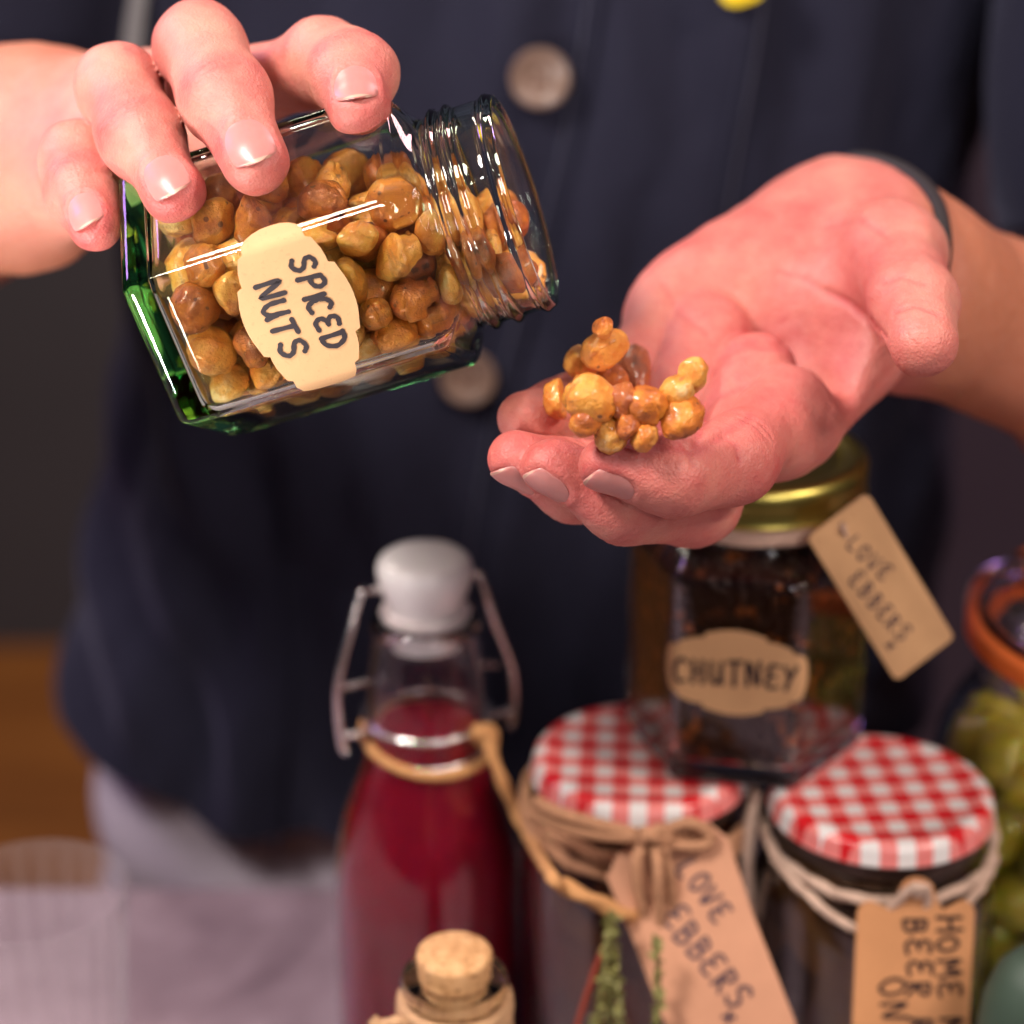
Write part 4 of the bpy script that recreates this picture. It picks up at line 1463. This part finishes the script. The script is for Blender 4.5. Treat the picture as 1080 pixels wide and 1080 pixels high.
class Card:
    """flat card defined by three photo points with their distances; local x right, y down, mm"""
    def __init__(s, o, ox, oy):
        s.o = WY(*o); a = WY(*ox) - s.o; b = WY(*oy) - s.o
        s.w = np.linalg.norm(a); s.ex = a / s.w
        b = b - s.ex * b.dot(s.ex); s.h = np.linalg.norm(b); s.ey = b / s.h
        s.n = np.cross(s.ex, s.ey)
        if s.n[1] > 0: s.n = -s.n
    def map(s, bend=0.0):
        def f(x, y, lift):
            bow = bend * math.sin(math.pi * y / s.h) + .4 * math.sin(x * .35)
            return s.o + s.ex * x + s.ey * y + s.n * (lift + bow)
        return f
    def local(s, px, py):
        d = W(px, py, 1000.) - camw; d = nrm(d)
        t = (s.o - camw).dot(s.n) / d.dot(s.n)
        q = camw + d * t - s.o
        return np.array([q.dot(s.ex), q.dot(s.ey)])
    def text(s, txt, p0, p1, h, bend, parent, mt, wd, seed=0, gap=.86):
        """txt from photo point p0 to p1 (baseline), letter height h mm"""
        a, b = s.local(*p0), s.local(*p1); L = np.linalg.norm(b - a); u = (b - a) / L; up = np.array([u[1], -u[0]])
        nw = sum(.34 if c == 'I' else gap for c in txt if c != ' ') + .6 * txt.count(' ')
        w = L / nw
        st = text_strokes(txt, 0, 0, h, w, gap, seed)
        st = [a + q[:, :1] * u + q[:, 1:] * up for q in st]
        return st
def round_rect(w, h, r, n=5):
    o = []
    for cx_, cy_, a0_ in ((w - r, r, -90), (w - r, h - r, 0), (r, h - r, 90), (r, r, 180)):
        for i in range(n): a = math.radians(a0_ + 90 * i / (n - 1)); o.append((cx_ + r * math.cos(a), cy_ + r * math.sin(a)))
    return o
# chutney tag
YC = cbx[1]
cd = Card((850, 566, YC - 36), (914, 519, YC - 30), (948, 715, YC - 33))
tg = empty('gift_tag', cd.o, 'buff card tag slanting off the gold-lidded chutney jar', 'tag', 'handwritten card tags')
mp_ = cd.map(.8)
hole = (cd.w * .48, 3.6, 1.2)
cm = mesh('card', *sheet(round_rect(cd.w, cd.h, 2.0), 2.6, mp_, .5, hole), M['sticker'], tg)
st = cd.text('LOVE', (890, 574), (931, 614), 4.6, .8, cm, None, .7, 1) + cd.text('EBBERS', (891, 610), (949, 678), 4.8, .8, cm, None, .7, 2) + cd.text('x', (930, 678), (938, 688), 3.4, .8, cm, None, .7, 3)
lettering(st, .62, lambda x, y, l: mp_(x, y, l + .5), cm, M['ink_faded'])
hp = mp_(hole[0], hole[1], .8)
pa = smooth_path([cbx + np.array([27, -12, 78]), cbx + np.array([24.5, -24, 75.5]), (cbx + np.array([24, -30, 74]) + hp) / 2, hp + [0, -1, 0], hp + [1.5, 2.5, -1]], 10)
mesh('thread', *tube(pa, .6, 8, False, 1.2, 3, .16), M['twine_pale'], tg)

# gingham-lidded jars
def gingham_jar(cx_, cy_, lab_, rot, cont):
    c = np.array([cx_, cy_, ZL]); H = ZL - TZ
    jr = empty('gingham_jar', [cx_, cy_, TZ], lab_, 'jar', 'round jars with gingham lids')
    out = [(.01, -H + .8), (26, -H + .5), (31, -H), (34, -H + 2.5), (35, -H + 6), (35, -34), (34.6, -28), (33.2, -23), (30.6, -19.5), (29.6, -17), (29.6, -3)]
    inn = [(27.2, -3), (27.2, -18), (28.8, -21), (31.2, -25), (32.4, -30), (32.6, -36), (32.6, -H + 9), (30.5, -H + 5.5), (.01, -H + 5)]
    mesh('jar_glass', *lathe(c, out + inn, 80), M['clear_glass'], jr)
    n = 80
    def lump_(r, z, th):
        return np.full(len(th), r - .15)
    prof = [(.01, -H + 5.6), (29.8, -H + 6), (32.2, -H + 10)] + [(32.45, z) for z in np.linspace(-H + 14, -36, 8)] + [(32.2, -30.5), (31.0, -25.4), (28.6, -21.3), (26.9, -19), (26.5, -16), (.01, -15.5)]
    mesh('preserve', *lathe(c, prof, 80, rfun=lump_), cont, jr)
    lid = [(.01, -.9), (20, -.8), (25.4, -.8), (26.6, -.2), (28.4, 0), (30.2, -.5), (31.3, -1.8), (31.8, -3.6), (31.9, -5.5), (32.3, -6.2), (31.9, -7), (30.2, -6.6), (30.2, -2.4), (.01, -2.2)]
    o = mesh('lid', *lathe(c, lid, 110), gingham_material(rot), jr); o['label'] = 'red and white gingham printed lid'
    dk = mesh('lid_rim', *lathe(c, [(30.0, -7.0), (31.4, -7.1), (31.5, -9.4), (30.4, -12.2), (30.0, -12)], 90, caps=(False, False)), simple('dark_rim', (.05, .03, .025), .3, Metallic=.6), jr)
    return jr, c
gl_ = WZ(676, 793, ZL); gr_ = WZ(930, 829, ZL)
# both lids stand level under the chutney jar
cont1 = spiced_content('red_brown_preserve', (.030, .006, .003), (.16, .030, .008), (.34, .11, .02), 60)
cont2 = spiced_content('onion_preserve', (.022, .008, .004), (.20, .085, .022), (.34, .17, .05), 45)
GJ1, c1 = gingham_jar(gl_[0], gl_[1], 'round jar with gingham lid on the left, its twine bow holding a slanting tag', .06, cont1)
GJ2, c2_ = gingham_jar(gr_[0], gr_[1], 'round jar with gingham lid on the right, an upright brown tag in front', -.09, cont2)
# twine round the necks
def wavy(c, r, z, n=110, a=.8, s=0, tilt=0):
    return np.array([c + np.array([(r + .3 * math.sin(9 * q + s)) * math.cos(q), (r + .3 * math.sin(9 * q + s)) * math.sin(q), z + a * math.sin(2 * q + s) + tilt * math.sin(q)]) for q in np.linspace(0, 2 * math.pi, n, endpoint=False)])
mesh('twine', *join(tube(wavy(c1, 33.5, -14.5, s=.4, tilt=1.5), 1.9, 12, True, .9, 3, .2), tube(wavy(c1, 34.3, -18.2, s=2.0, tilt=2), 1.8, 12, True, .9, 3, .2)), M['twine'], GJ1)
mesh('twine', *tube(wavy(c2_, 32.8, -14.5, s=1.0, tilt=2.5, a=.5), 1.5, 12, True, .9, 3, .2), M['twine_pale'], GJ2)

# tag on the left gingham jar
Yl = c1[1] - 37.5
tdk = Card((664, 884, Yl - 3), (752, 868, Yl - 4), (722, 1130, Yl - 34))
lt = empty('gift_tag', tdk.o, 'dull brown slanting tag with smudged writing below the left gingham lid', 'tag', 'handwritten card tags')
w_, h_ = tdk.w, tdk.h
print('left tag', w_, h_, 'chut tag', cd.w, cd.h)
def tag_outline(w, h, neck=.36, sh=7.0):
    m = w / 2; nk = w * neck / 2
    o = [(m + nk * math.sin(a), 0 + nk * (1 - math.cos(a)) * .9) for a in np.linspace(-1.35, 1.35, 9)]
    o += [(m + nk * 1.15, nk * 1.4), (m + nk * 1.5, nk * 1.9)]
    o += [(w - 4 + 4 * math.sin(a), sh + 4 - 4 * math.cos(a)) for a in np.linspace(.1, 1.57, 5)]
    o += [(w, h - 2), (w - 2, h), (2, h), (0, h - 2)]
    o += [(4 - 4 * math.sin(a), sh + 4 - 4 * math.cos(a)) for a in np.linspace(1.57, .1, 5)]
    o += [(m - nk * 1.5, nk * 1.9), (m - nk * 1.15, nk * 1.4)]
    return o
ml = tdk.map(1.5)
# its long edges run down to the right, so the outline is laid out in picture-aligned corners
corners = [tdk.local(*q) for q in ((690, 868), (746, 866), (768, 884), (795, 965), (838, 1075), (850, 1110), (716, 1110), (698, 1070), (668, 990), (640, 925), (652, 900), (672, 886))]
lcard = mesh('card', *sheet([tuple(q) for q in corners], 4.0, ml, .6), M['kraft_pink'], lt)
st = tdk.text('LOVE', (712, 916), (758, 977), 6.4, 0, lcard, None, .9, 5) + tdk.text('EBBERS', (697, 968), (775, 1068), 7.4, 0, lcard, None, .9, 6) + tdk.text('x', (760, 1070), (772, 1084), 5, 0, lcard, None, .9, 7)
lettering(st, 1.0, lambda x, y, l: ml(x, y, l + .6), lcard, M['ink_faded'])
# twine bow in front of that tag
bw = empty('twine_bow', WY(690, 900, Yl - 8), 'jute twine bow with loops hanging in front of the left gingham jar', 'twine')
loops = [[(688, 880, -6), (672, 905, -12), (676, 950, -14), (694, 985, -13), (708, 960, -13), (704, 915, -11), (690, 882, -7)],
         [(690, 880, -7), (694, 915, -15), (696, 950, -16), (698, 990, -15), (708, 970, -14), (706, 920, -12), (694, 884, -7)],
         [(690, 882, -7), (725, 868, -9), (748, 880, -9), (740, 892, -10), (700, 890, -9)],
         [(565, 846, 4), (590, 858, -1), (640, 872, -5), (690, 884, -7), (735, 888, -6)],
         [(560, 858, 4), (600, 874, -2), (645, 882, -6), (690, 882, -8), (730, 876, -6)]]
for i, L_ in enumerate(loops):
    pth = smooth_path([WY(x, y, Yl + dz) for x, y, dz in L_], 12)
    mesh('loop' if i < 3 else 'strand', *tube(pth, [1.7, 1.6, 1.6, 1.9, 1.8][i], 12, False, .9, 3, .2), M['twine'], bw)
kn = WY(691, 883, Yl - 9)
mesh('knot', *join(*[tube(smooth_path([kn + np.array([3.4 * math.cos(a + p_), -1.8 + 1.2 * math.sin(2 * a), 3.0 * math.sin(a)]) for a in np.linspace(0, 5.6, 12)], 4), 1.4, 10, False, .9, 3, .2) for p_ in (0, 2.1)]), M['twine'], bw)
# short twine end between the two jars
sp_ = smooth_path([WY(798, 835, c1[1] - 12), WY(790, 880, c1[1] - 20), WY(788, 930, c1[1] - 22), WY(796, 985, c1[1] - 20)], 12)
te = mesh('twine_end', *tube(sp_, 1.9, 12, False, .9, 3, .2), M['twine_pale']); tag(te, 'loose pale twine end hanging between the two gingham-lidded jars', 'twine')

# upright tag on the right gingham jar
Yr = c2_[1] - 38
cr = Card((905, 925, Yr), (1030, 925, Yr), (905, 1135, Yr - 10))
rt = empty('gift_tag', cr.o, 'orange-brown upright tag with rounded shoulders on the right gingham jar', 'tag', 'handwritten card tags')
mr = cr.map(.8)
rcard = mesh('card', *sheet(tag_outline(cr.w, cr.h, .30, 6.5), 3.4, mr, .6, (cr.w / 2, 4.0, 1.4)), M['kraft'], rt)
st = cr.text('HOME MADE', (986, 962), (991, 1160), 6.6, 0, rcard, None, .9, 8) + cr.text('BEER R', (953, 966), (958, 1092), 6.6, 0, rcard, None, .9, 12) + cr.text('ON', (925, 1030), (928, 1078), 7.4, 0, rcard, None, .9, 13)
lettering(st, 1.05, lambda x, y, l: mr(x, y, l + .6), rcard, M['ink'])
hp = mr(cr.w / 2, 4.0, .6)
for sgn in (-1, 1):
    pth = smooth_path([c2_ + np.array([sgn * 31.5, -12, -16]), c2_ + np.array([sgn * 24, -25, -19]), c2_ + np.array([sgn * 10, -36, -23.5]), hp + [sgn * 2, -1.5, 2], hp + [-sgn * 1, -1.2, 0]], 10)
    mesh('string', *tube(pth, 1.3, 10, False, .9, 3, .2), M['twine_pale'], rt)
# ------------------------------------------------------------------ swing-top bottle
BX, BY = WZ(447, 590, CAMZ - 271)[0], 578.0
bt = empty('swing_top_bottle', [BX, BY, TZ], 'swing-top glass bottle of crimson cordial with white stopper', 'bottle')
bc = np.array([BX, BY, CAMZ])
HB = -(CAMZ - TZ)
out = [(.01, HB + 2), (22, HB + 1), (27, HB), (29.4, HB + 3), (29.8, HB + 7), (29.8, -385), (29.3, -376), (28.0, -367), (25.6, -356), (22.8, -347), (20.4, -340), (18.6, -334), (17.6, -329), (17.9, -325), (18.3, -320), (17.9, -314), (16.9, -306), (16.2, -299), (15.8, -296), (16.4, -294.5), (16.3, -292.5), (15.2, -291.4)]
inn = [(11.5, -291.6), (10.8, -294), (12.0, -300), (14.2, -308), (15.5, -318), (16.1, -326), (17.3, -332.6), (19.3, -340), (21.8, -347.7), (24.8, -357.2), (27.1, -367.8), (28.3, -377.4), (28.75, -386), (28.75, HB + 9), (25, HB + 6), (.01, HB + 5.5)]
mesh('bottle_glass', *lathe(bc, out + inn, 96), M['clear_glass'], bt)
liq = [(.01, HB + 6.2), (24.6, HB + 6.7), (28.45, HB + 9.6), (28.55, -386), (28.1, -377.5), (26.9, -368), (24.6, -357.4), (21.6, -347.9), (19.1, -340.2), (17.1, -332.8), (15.9, -326.4), (15.75, -326.2), (.01, -326.2)]
mesh('cordial', *lathe(bc, liq, 90), M['cordial'], bt)
cap = [(.01, -271.2), (9, -271.2), (11.8, -271.5), (13.3, -272.6), (14.1, -274.4), (14.2, -276.4), (13.7, -279.4), (12.6, -283.0), (11.4, -286.4), (10.9, -288.0), (.01, -288)]
cpo = mesh('stopper', *lathe(bc, cap, 72), M['porcelain'], bt); cpo['label'] = 'white porcelain stopper'
mesh('washer', *lathe(bc, [(.01, -288.1), (12.8, -288.2), (13.4, -289.6), (12.6, -291.2), (.01, -291.2)], 60), M['rubber_clear'], bt)
mesh('stopper_foot', *lathe(bc, [(.01, -291.3), (10.2, -291.5), (10.3, -296.5), (9.2, -299), (.01, -299)], 60), M['porcelain'], bt)
def wire(pts, r=1.15, n=12, parent=bt, name='wire_bail', mt=None):
    pth = smooth_path([WY(x, y, BY + dy) for x, y, dy in pts], 12)
    return mesh(name, *tube(pth, r, n), mt or M['steel'], parent)
wire([(400, 622, -6), (385, 624, -8), (379, 630, -9), (371, 662, -10), (360, 703, -12), (356, 735, -13), (358, 768, -13), (362, 789, -13), (366, 793, -13)])
wire([(493, 604, 6), (503, 605, 7), (508, 612, 7), (522, 655, 8), (539, 700, 9), (543, 730, 9), (541, 758, 8), (538, 767, 8)])
wire([(388, 719, -6), (372, 722, -10), (361, 724, -12)], 1.0)
wire([(390, 774, -7), (376, 774, -11), (360, 776, -13)], 1.3)
wire([(504, 699, 3), (516, 700, 6), (524, 701, 8)], 1.1)
wire([(512, 757, 3), (526, 753, 6), (541, 750, 8)], 1.3)
mesh('wire_collar', *join(tube(cir(bc, 18.9, -323.5), .9, 10, True), tube(cir(bc, 18.5, -333.0), .9, 10, True)), M['steel'], bt)
# paper cord round the neck, its tail running to the tag on the left gingham jar
cdm = empty('paper_cord', WY(515, 775, BY - 22), 'orange-brown paper cord looped round the bottle neck and pulled to the tag', 'cord')
lp = []
for q in np.linspace(0, 2 * math.pi, 60, endpoint=False):
    lp.append(bc + np.array([19.2 * math.cos(q), 19.6 * math.sin(q), -331.5 + 2.6 * math.cos(q) * -1 + 2.6 * math.sin(q)]))
mesh('loop', *tube(np.array(lp), 1.5, 10, True, .6, 2, .12), M['raffia'], cdm)
kp = WY(512, 775, BY - 13)
mesh('knot', *join(*[tube(smooth_path([kp + np.array([2.6 * math.cos(a + p_), -1.2 + 1.2 * math.sin(2 * a), 2.8 * math.sin(a)]) for a in np.linspace(0, 5.6, 12)], 4), 1.5, 10, False, .9, 3, .15) for p_ in (0, 2.1)]), M['raffia'], cdm)
Yend = Yl - 18
def flatcord(pts, r, name):
    pth = smooth_path([WY(*p) for p in pts], 14)
    return mesh(name, *tube(pth, r, 12, False, .25, 2, .18), M['raffia'], cdm)
flatcord([(512, 772, BY - 15), (526, 815, BY - 20), (552, 872, BY - 26), (580, 922, Yend), (592, 934, Yend)], 1.7, 'tail')
flatcord([(590, 932, Yend), (610, 942, Yend - 1), (640, 956, Yend), (664, 966, Yend + 3), (676, 968, Yend + 8)], 2.1, 'tail')

# thyme / rosemary sprig hanging from the cord
sg = empty('herb_sprig', WY(640, 960, Yend - 3), 'thin green herb sprig hanging from the cord beside the slanting tag', 'herb')
rs = np.random.RandomState(4)
stem_m = simple('herb_stem', (.16, .15, .045), .6, .3)
leaf_m = simple('herb_leaf', (.20, .19, .05), .55, .4, 200)
vl, fl_ = [], []
for (x0, y0, x1, y1, dy) in ((644, 960, 640, 1100, -4), (648, 962, 628, 1090, -6), (641, 965, 655, 1095, -5), (690, 985, 694, 1090, -10)):
    pth = smooth_path([WY(x0, y0, Yend + dy), WY((x0 + x1) / 2 + rs.uniform(-4, 4), (y0 + y1) / 2, Yend + dy - 3), WY(x1, y1, Yend + dy - 5)], 20)
    mesh('stem', *tube(pth, .55, 6), stem_m, sg)
    for p_ in pth[2:]:
        for _ in range(2):
            d = nrm(rs.normal(size=3) * [1, .8, .5] + [0, 0, -.75]); w_ = nrm(np.cross(d, rs.normal(size=3)))
            l_ = rs.uniform(1.5, 3.6); o_ = len(vl)
            vl += [p_, p_ + d * l_ * .5 + w_ * .8, p_ + d * l_, p_ + d * l_ * .5 - w_ * .8, p_ + d * l_ * .5 + np.cross(d, w_) * .4]
            fl_ += [(o_, o_ + 1, o_ + 4), (o_ + 1, o_ + 2, o_ + 4), (o_ + 2, o_ + 3, o_ + 4), (o_ + 3, o_, o_ + 4)]
mesh('leaves', np.array(vl), fl_, leaf_m, sg, fixn=False)
rr_ = smooth_path([WY(636, 1000, Yend - 3), WY(622, 1040, Yend - 6), WY(606, 1090, Yend - 8)], 14)
mesh('stem', *tube(rr_, .8, 8), simple('red_stem', (.30, .045, .02), .6), sg)

# ------------------------------------------------------------------ little corked bottle
SX, SY = WY(479, 1000, 466)[0], 466.0
tz_ = WY(480, 1003, 466)[2]            # top of the cork
sc_ = np.array([SX, SY, tz_])
sb = empty('corked_bottle', [SX, SY, TZ], 'little corked glass bottle with twine-wrapped neck in front of the crimson one', 'bottle')
def cork_material():
    m, nt, out = mat('cork')
    b = principled(nt, out, (.55, .30, .13), .85)
    v = coords(nt); n = noise(nt, v, 260, 4, .7); vo = voro(nt, v, 330)
    c = ramp(nt, n, [(.3, (.36, .17, .06)), (.5, (.60, .33, .14)), (.7, (.70, .42, .20))])
    c = mixc(nt, math2(nt, 'MULTIPLY', math2(nt, 'LESS_THAN', vo, .22), .6), c, (.22, .09, .03))
    nt.links.new(c, b.inputs['Base Color']); bump(nt, b, n, .6, .001)
    return m
mesh('cork', *lathe(sc_, [(.01, 0), (8.8, 0), (9.7, -.6), (9.9, -1.6), (8.4, -17), (.01, -17)], 48), cork_material(), sb)
hb = tz_ - TZ
o2 = [(.01, -hb + .5), (15, -hb), (18, -hb + 2), (18.6, -hb + 6), (18.6, -40), (17.5, -34), (14, -28), (12.6, -24), (12.3, -16), (12.4, -12.5), (13.6, -11.2), (14.1, -9.4), (13.5, -7.6), (12.0, -7.0)]
i2 = [(9.3, -7.3), (8.9, -10), (8.6, -17.5), (9.5, -24), (11, -29), (15, -36), (16.4, -42), (16.4, -hb + 8), (14, -hb + 4), (.01, -hb + 3.5)]
mesh('bottle_glass', *lathe(sc_, o2 + i2, 72), M['clear_glass'], sb)
mesh('oil', *lathe(sc_, [(.01, -hb + 4), (14, -hb + 4.5), (16.1, -hb + 8.4), (16.1, -42), (14.7, -36.4), (11.5, -31), (.01, -31)], 60), simple('amber_oil', (.30, .12, .03), .3), sb)
tws = [tube(cir(sc_, 13.6 + .25 * math.sin(i * 2), -14.8 - 2.5 * i), 1.55, 12, True, .8, 3, .18) for i in range(5)]
e0 = smooth_path([sc_ + np.array([-11, -8, -17]), sc_ + np.array([-15, -9, -15.5]), sc_ + np.array([-19, -9, -16.5]), sc_ + np.array([-21, -8, -15])], 8)
mesh('twine', *join(*tws, tube(e0, 1.5, 10, False, .8, 3, .2)), twine_material('tan_twine', (.56, .33, .17)), sb)

# ------------------------------------------------------------------ clip-top jar of pickles at the right edge
KX, KY = WY(1207, 668, 579)[0], 579.0
kz = WY(1207, 668, 579)[2]
kc = np.array([KX, KY, kz])
kj = empty('clip_top_jar', [KX, KY, TZ], 'clip-top jar of yellow-green pickles with an orange rubber seal', 'jar')
hk = kz - TZ
ko = [(.01, -hk + 1), (48, -hk), (57, -hk + 4), (59, -hk + 10), (59, -48), (57.5, -38), (53, -28), (48.5, -22), (47.5, -16), (48.5, -9), (49.5, -6), (49.5, -3.6)]
ki = [(44.0, -3.6), (43.5, -18), (45, -24), (50, -31), (54, -40), (55.6, -49), (55.6, -hk + 12), (52, -hk + 7), (.01, -hk + 6)]
mesh('jar_glass', *lathe(kc, ko + ki, 90), M['clear_glass'], kj)
mesh('rubber_seal', *lathe(kc, [(43.5, -3.4), (50.5, -3.5), (52.4, -2.0), (52.4, 3.0), (50.8, 4.6), (43.5, 4.6)], 90, caps=(False, False)), M['rubber_orange'], kj)
klid = [(.01, 12.0), (34, 11.8), (38, 13.5), (42, 14), (45.4, 12.2), (47.8, 8.5), (49.2, 4.9), (44, 4.8), (42.5, 7.5), (39, 9.5), (33, 8.8), (.01, 8.4)]
mesh('glass_lid', *lathe(kc, klid, 90), M['clear_glass'], kj)
for a0_ in (2.6, 0.4):
    d = np.array([math.cos(a0_), math.sin(a0_), 0])
    pth = smooth_path([kc + d * 30 + [0, 0, 13], kc + d * 44 + [0, 0, 12.5], kc + d * 53.5 + [0, 0, 4], kc + d * 54 + [0, 0, -10], kc + d * 50.5 + [0, 0, -16]], 8)
    mesh('wire_clip', *tube(pth, 1.3, 10), M['steel'], kj)
mesh('brine', *lathe(kc, [(.01, -hk + 6.5), (30, -hk + 7), (33, -hk + 10), (33, -50), (30, -34), (24, -28), (.01, -27)], 60), spiced_content('brine_mass', (.20, .14, .012), (.34, .25, .02), (.42, .34, .04), 50), kj)
pk = simple('pickle_skin', (.60, .50, .04), .3, .45, 60, Subsurface__Weight=.2)
pk.node_tree.nodes['Principled BSDF'].inputs['Subsurface Scale'].default_value = .004
v_, f_ = uvball(24, 18)
pme = []
for k in range(3):
    r_ = np.random.RandomState(k); w_ = v_ * np.array([1, 1, 1.25 + .15 * k]); w_ = w_ * (1 + .05 * np.sin(w_ @ (r_.normal(size=3) * 3) + k))[:, None]
    me = bpy.data.meshes.new('pickle'); me.from_pydata([tuple(q * MM) for q in w_], [], [tuple(int(i) for i in q) for q in f_]); me.update()
    me.polygons.foreach_set('use_smooth', [True] * len(me.polygons)); me.materials.append(pk); pme.append(me)
rs = np.random.RandomState(8); nP = 0
for row in range(6):
    for q in range(7):
        a = math.pi + (-1.0 + q * .42) + (row % 2) * .2
        r_ = rs.uniform(9.8, 11)
        z_ = -36 - row * 19.5 + rs.uniform(-2, 2); rad_ = 55.2 - r_ * 1.05 - (4 if row == 0 else 0)
        if row == 0 and z_ > -36: z_ = -38
        o = bpy.data.objects.new('pickle', pme[(row + q) % 3]); COL.objects.link(o)
        o.location = Vector(kc + np.array([rad_ * math.cos(a), rad_ * math.sin(a), z_])) * MM
        o.scale = (r_ * .86,) * 3; o.rotation_euler = tuple(rs.uniform(0, 3, 3))
        tag(o, 'yellow-green pickle packed behind the glass of the clip-top jar', 'pickle', 'pickles in the clip-top jar')

# sage-green stoneware bottle at the bottom right corner
gx = WY(1096, 1030, 470)
gb_ = np.array([gx[0], 470.0, TZ])
hg = gx[2] - TZ
vb = mesh('stoneware_bottle', *lathe(gb_, [(.01, 0), (13, 0), (14.5, 2), (14.5, hg - 18), (13.8, hg - 8), (11.0, hg + 1), (7, hg + 6), (.01, hg + 8)], 64), simple('sage_glaze', (.035, .062, .042), .6, .2, 40))
tag(vb, 'dull sage-green rounded shape cut off at the bottom right corner', 'bottle')

def clear_film():
    m, nt, out = mat('clear_film')
    tr = nt.nodes.new('ShaderNodeBsdfTransparent'); gl__ = nt.nodes.new('ShaderNodeBsdfGlossy'); gl__.inputs['Roughness'].default_value = .14
    df = nt.nodes.new('ShaderNodeBsdfDiffuse'); df.inputs[0].default_value = (.75, .70, .74, 1)
    lw__ = nt.nodes.new('ShaderNodeLayerWeight'); lw__.inputs[0].default_value = .25
    m1 = nt.nodes.new('ShaderNodeMixShader'); m2 = nt.nodes.new('ShaderNodeMixShader'); m2.inputs[0].default_value = .05
    nt.links.new(math2(nt, 'MULTIPLY', math2(nt, 'POWER', lw__.outputs['Facing'], 2.0), .6), m1.inputs[0]); nt.links.new(tr.outputs[0], m1.inputs[1]); nt.links.new(gl__.outputs[0], m1.inputs[2])
    nt.links.new(m1.outputs[0], m2.inputs[1]); nt.links.new(df.outputs[0], m2.inputs[2]); nt.links.new(m2.outputs[0], out.inputs[0])
    return m
# clear ribbed cup at the bottom left corner
ux, uy = WY(36, 938, 520)[0], 520.0
uz = WY(36, 938, 520)[2]; uh = uz - TZ
uc = np.array([ux, uy, uz])
def ribs(r, z, th): return r + (.9 * np.sin(th * 22) if z < -3 else 0) * np.ones(len(th)) + .35 * np.sin(th * 3)
po = [(.01, -uh + .4), (14, -uh), (15.5, -uh + 3)] + [(15.5 + (26.2 - 15.5) * ((z + uh) / uh) ** .8, z) for z in np.linspace(-uh + 8, -2, 14)] + [(26.6, 0)]
pi_ = [(26.0, .2)] + [(14.6 + (25.2 - 14.6) * ((z + uh) / uh) ** .8, z) for z in np.linspace(-2, -uh + 8, 14)] + [(12, -uh + 5), (.01, -uh + 4.5)]
cup = mesh('clear_cup', *lathe(uc, po + pi_, 160, rfun=ribs), clear_film())
tag(cup, 'clear ribbed tumbler cut off at the bottom left corner', 'cup')
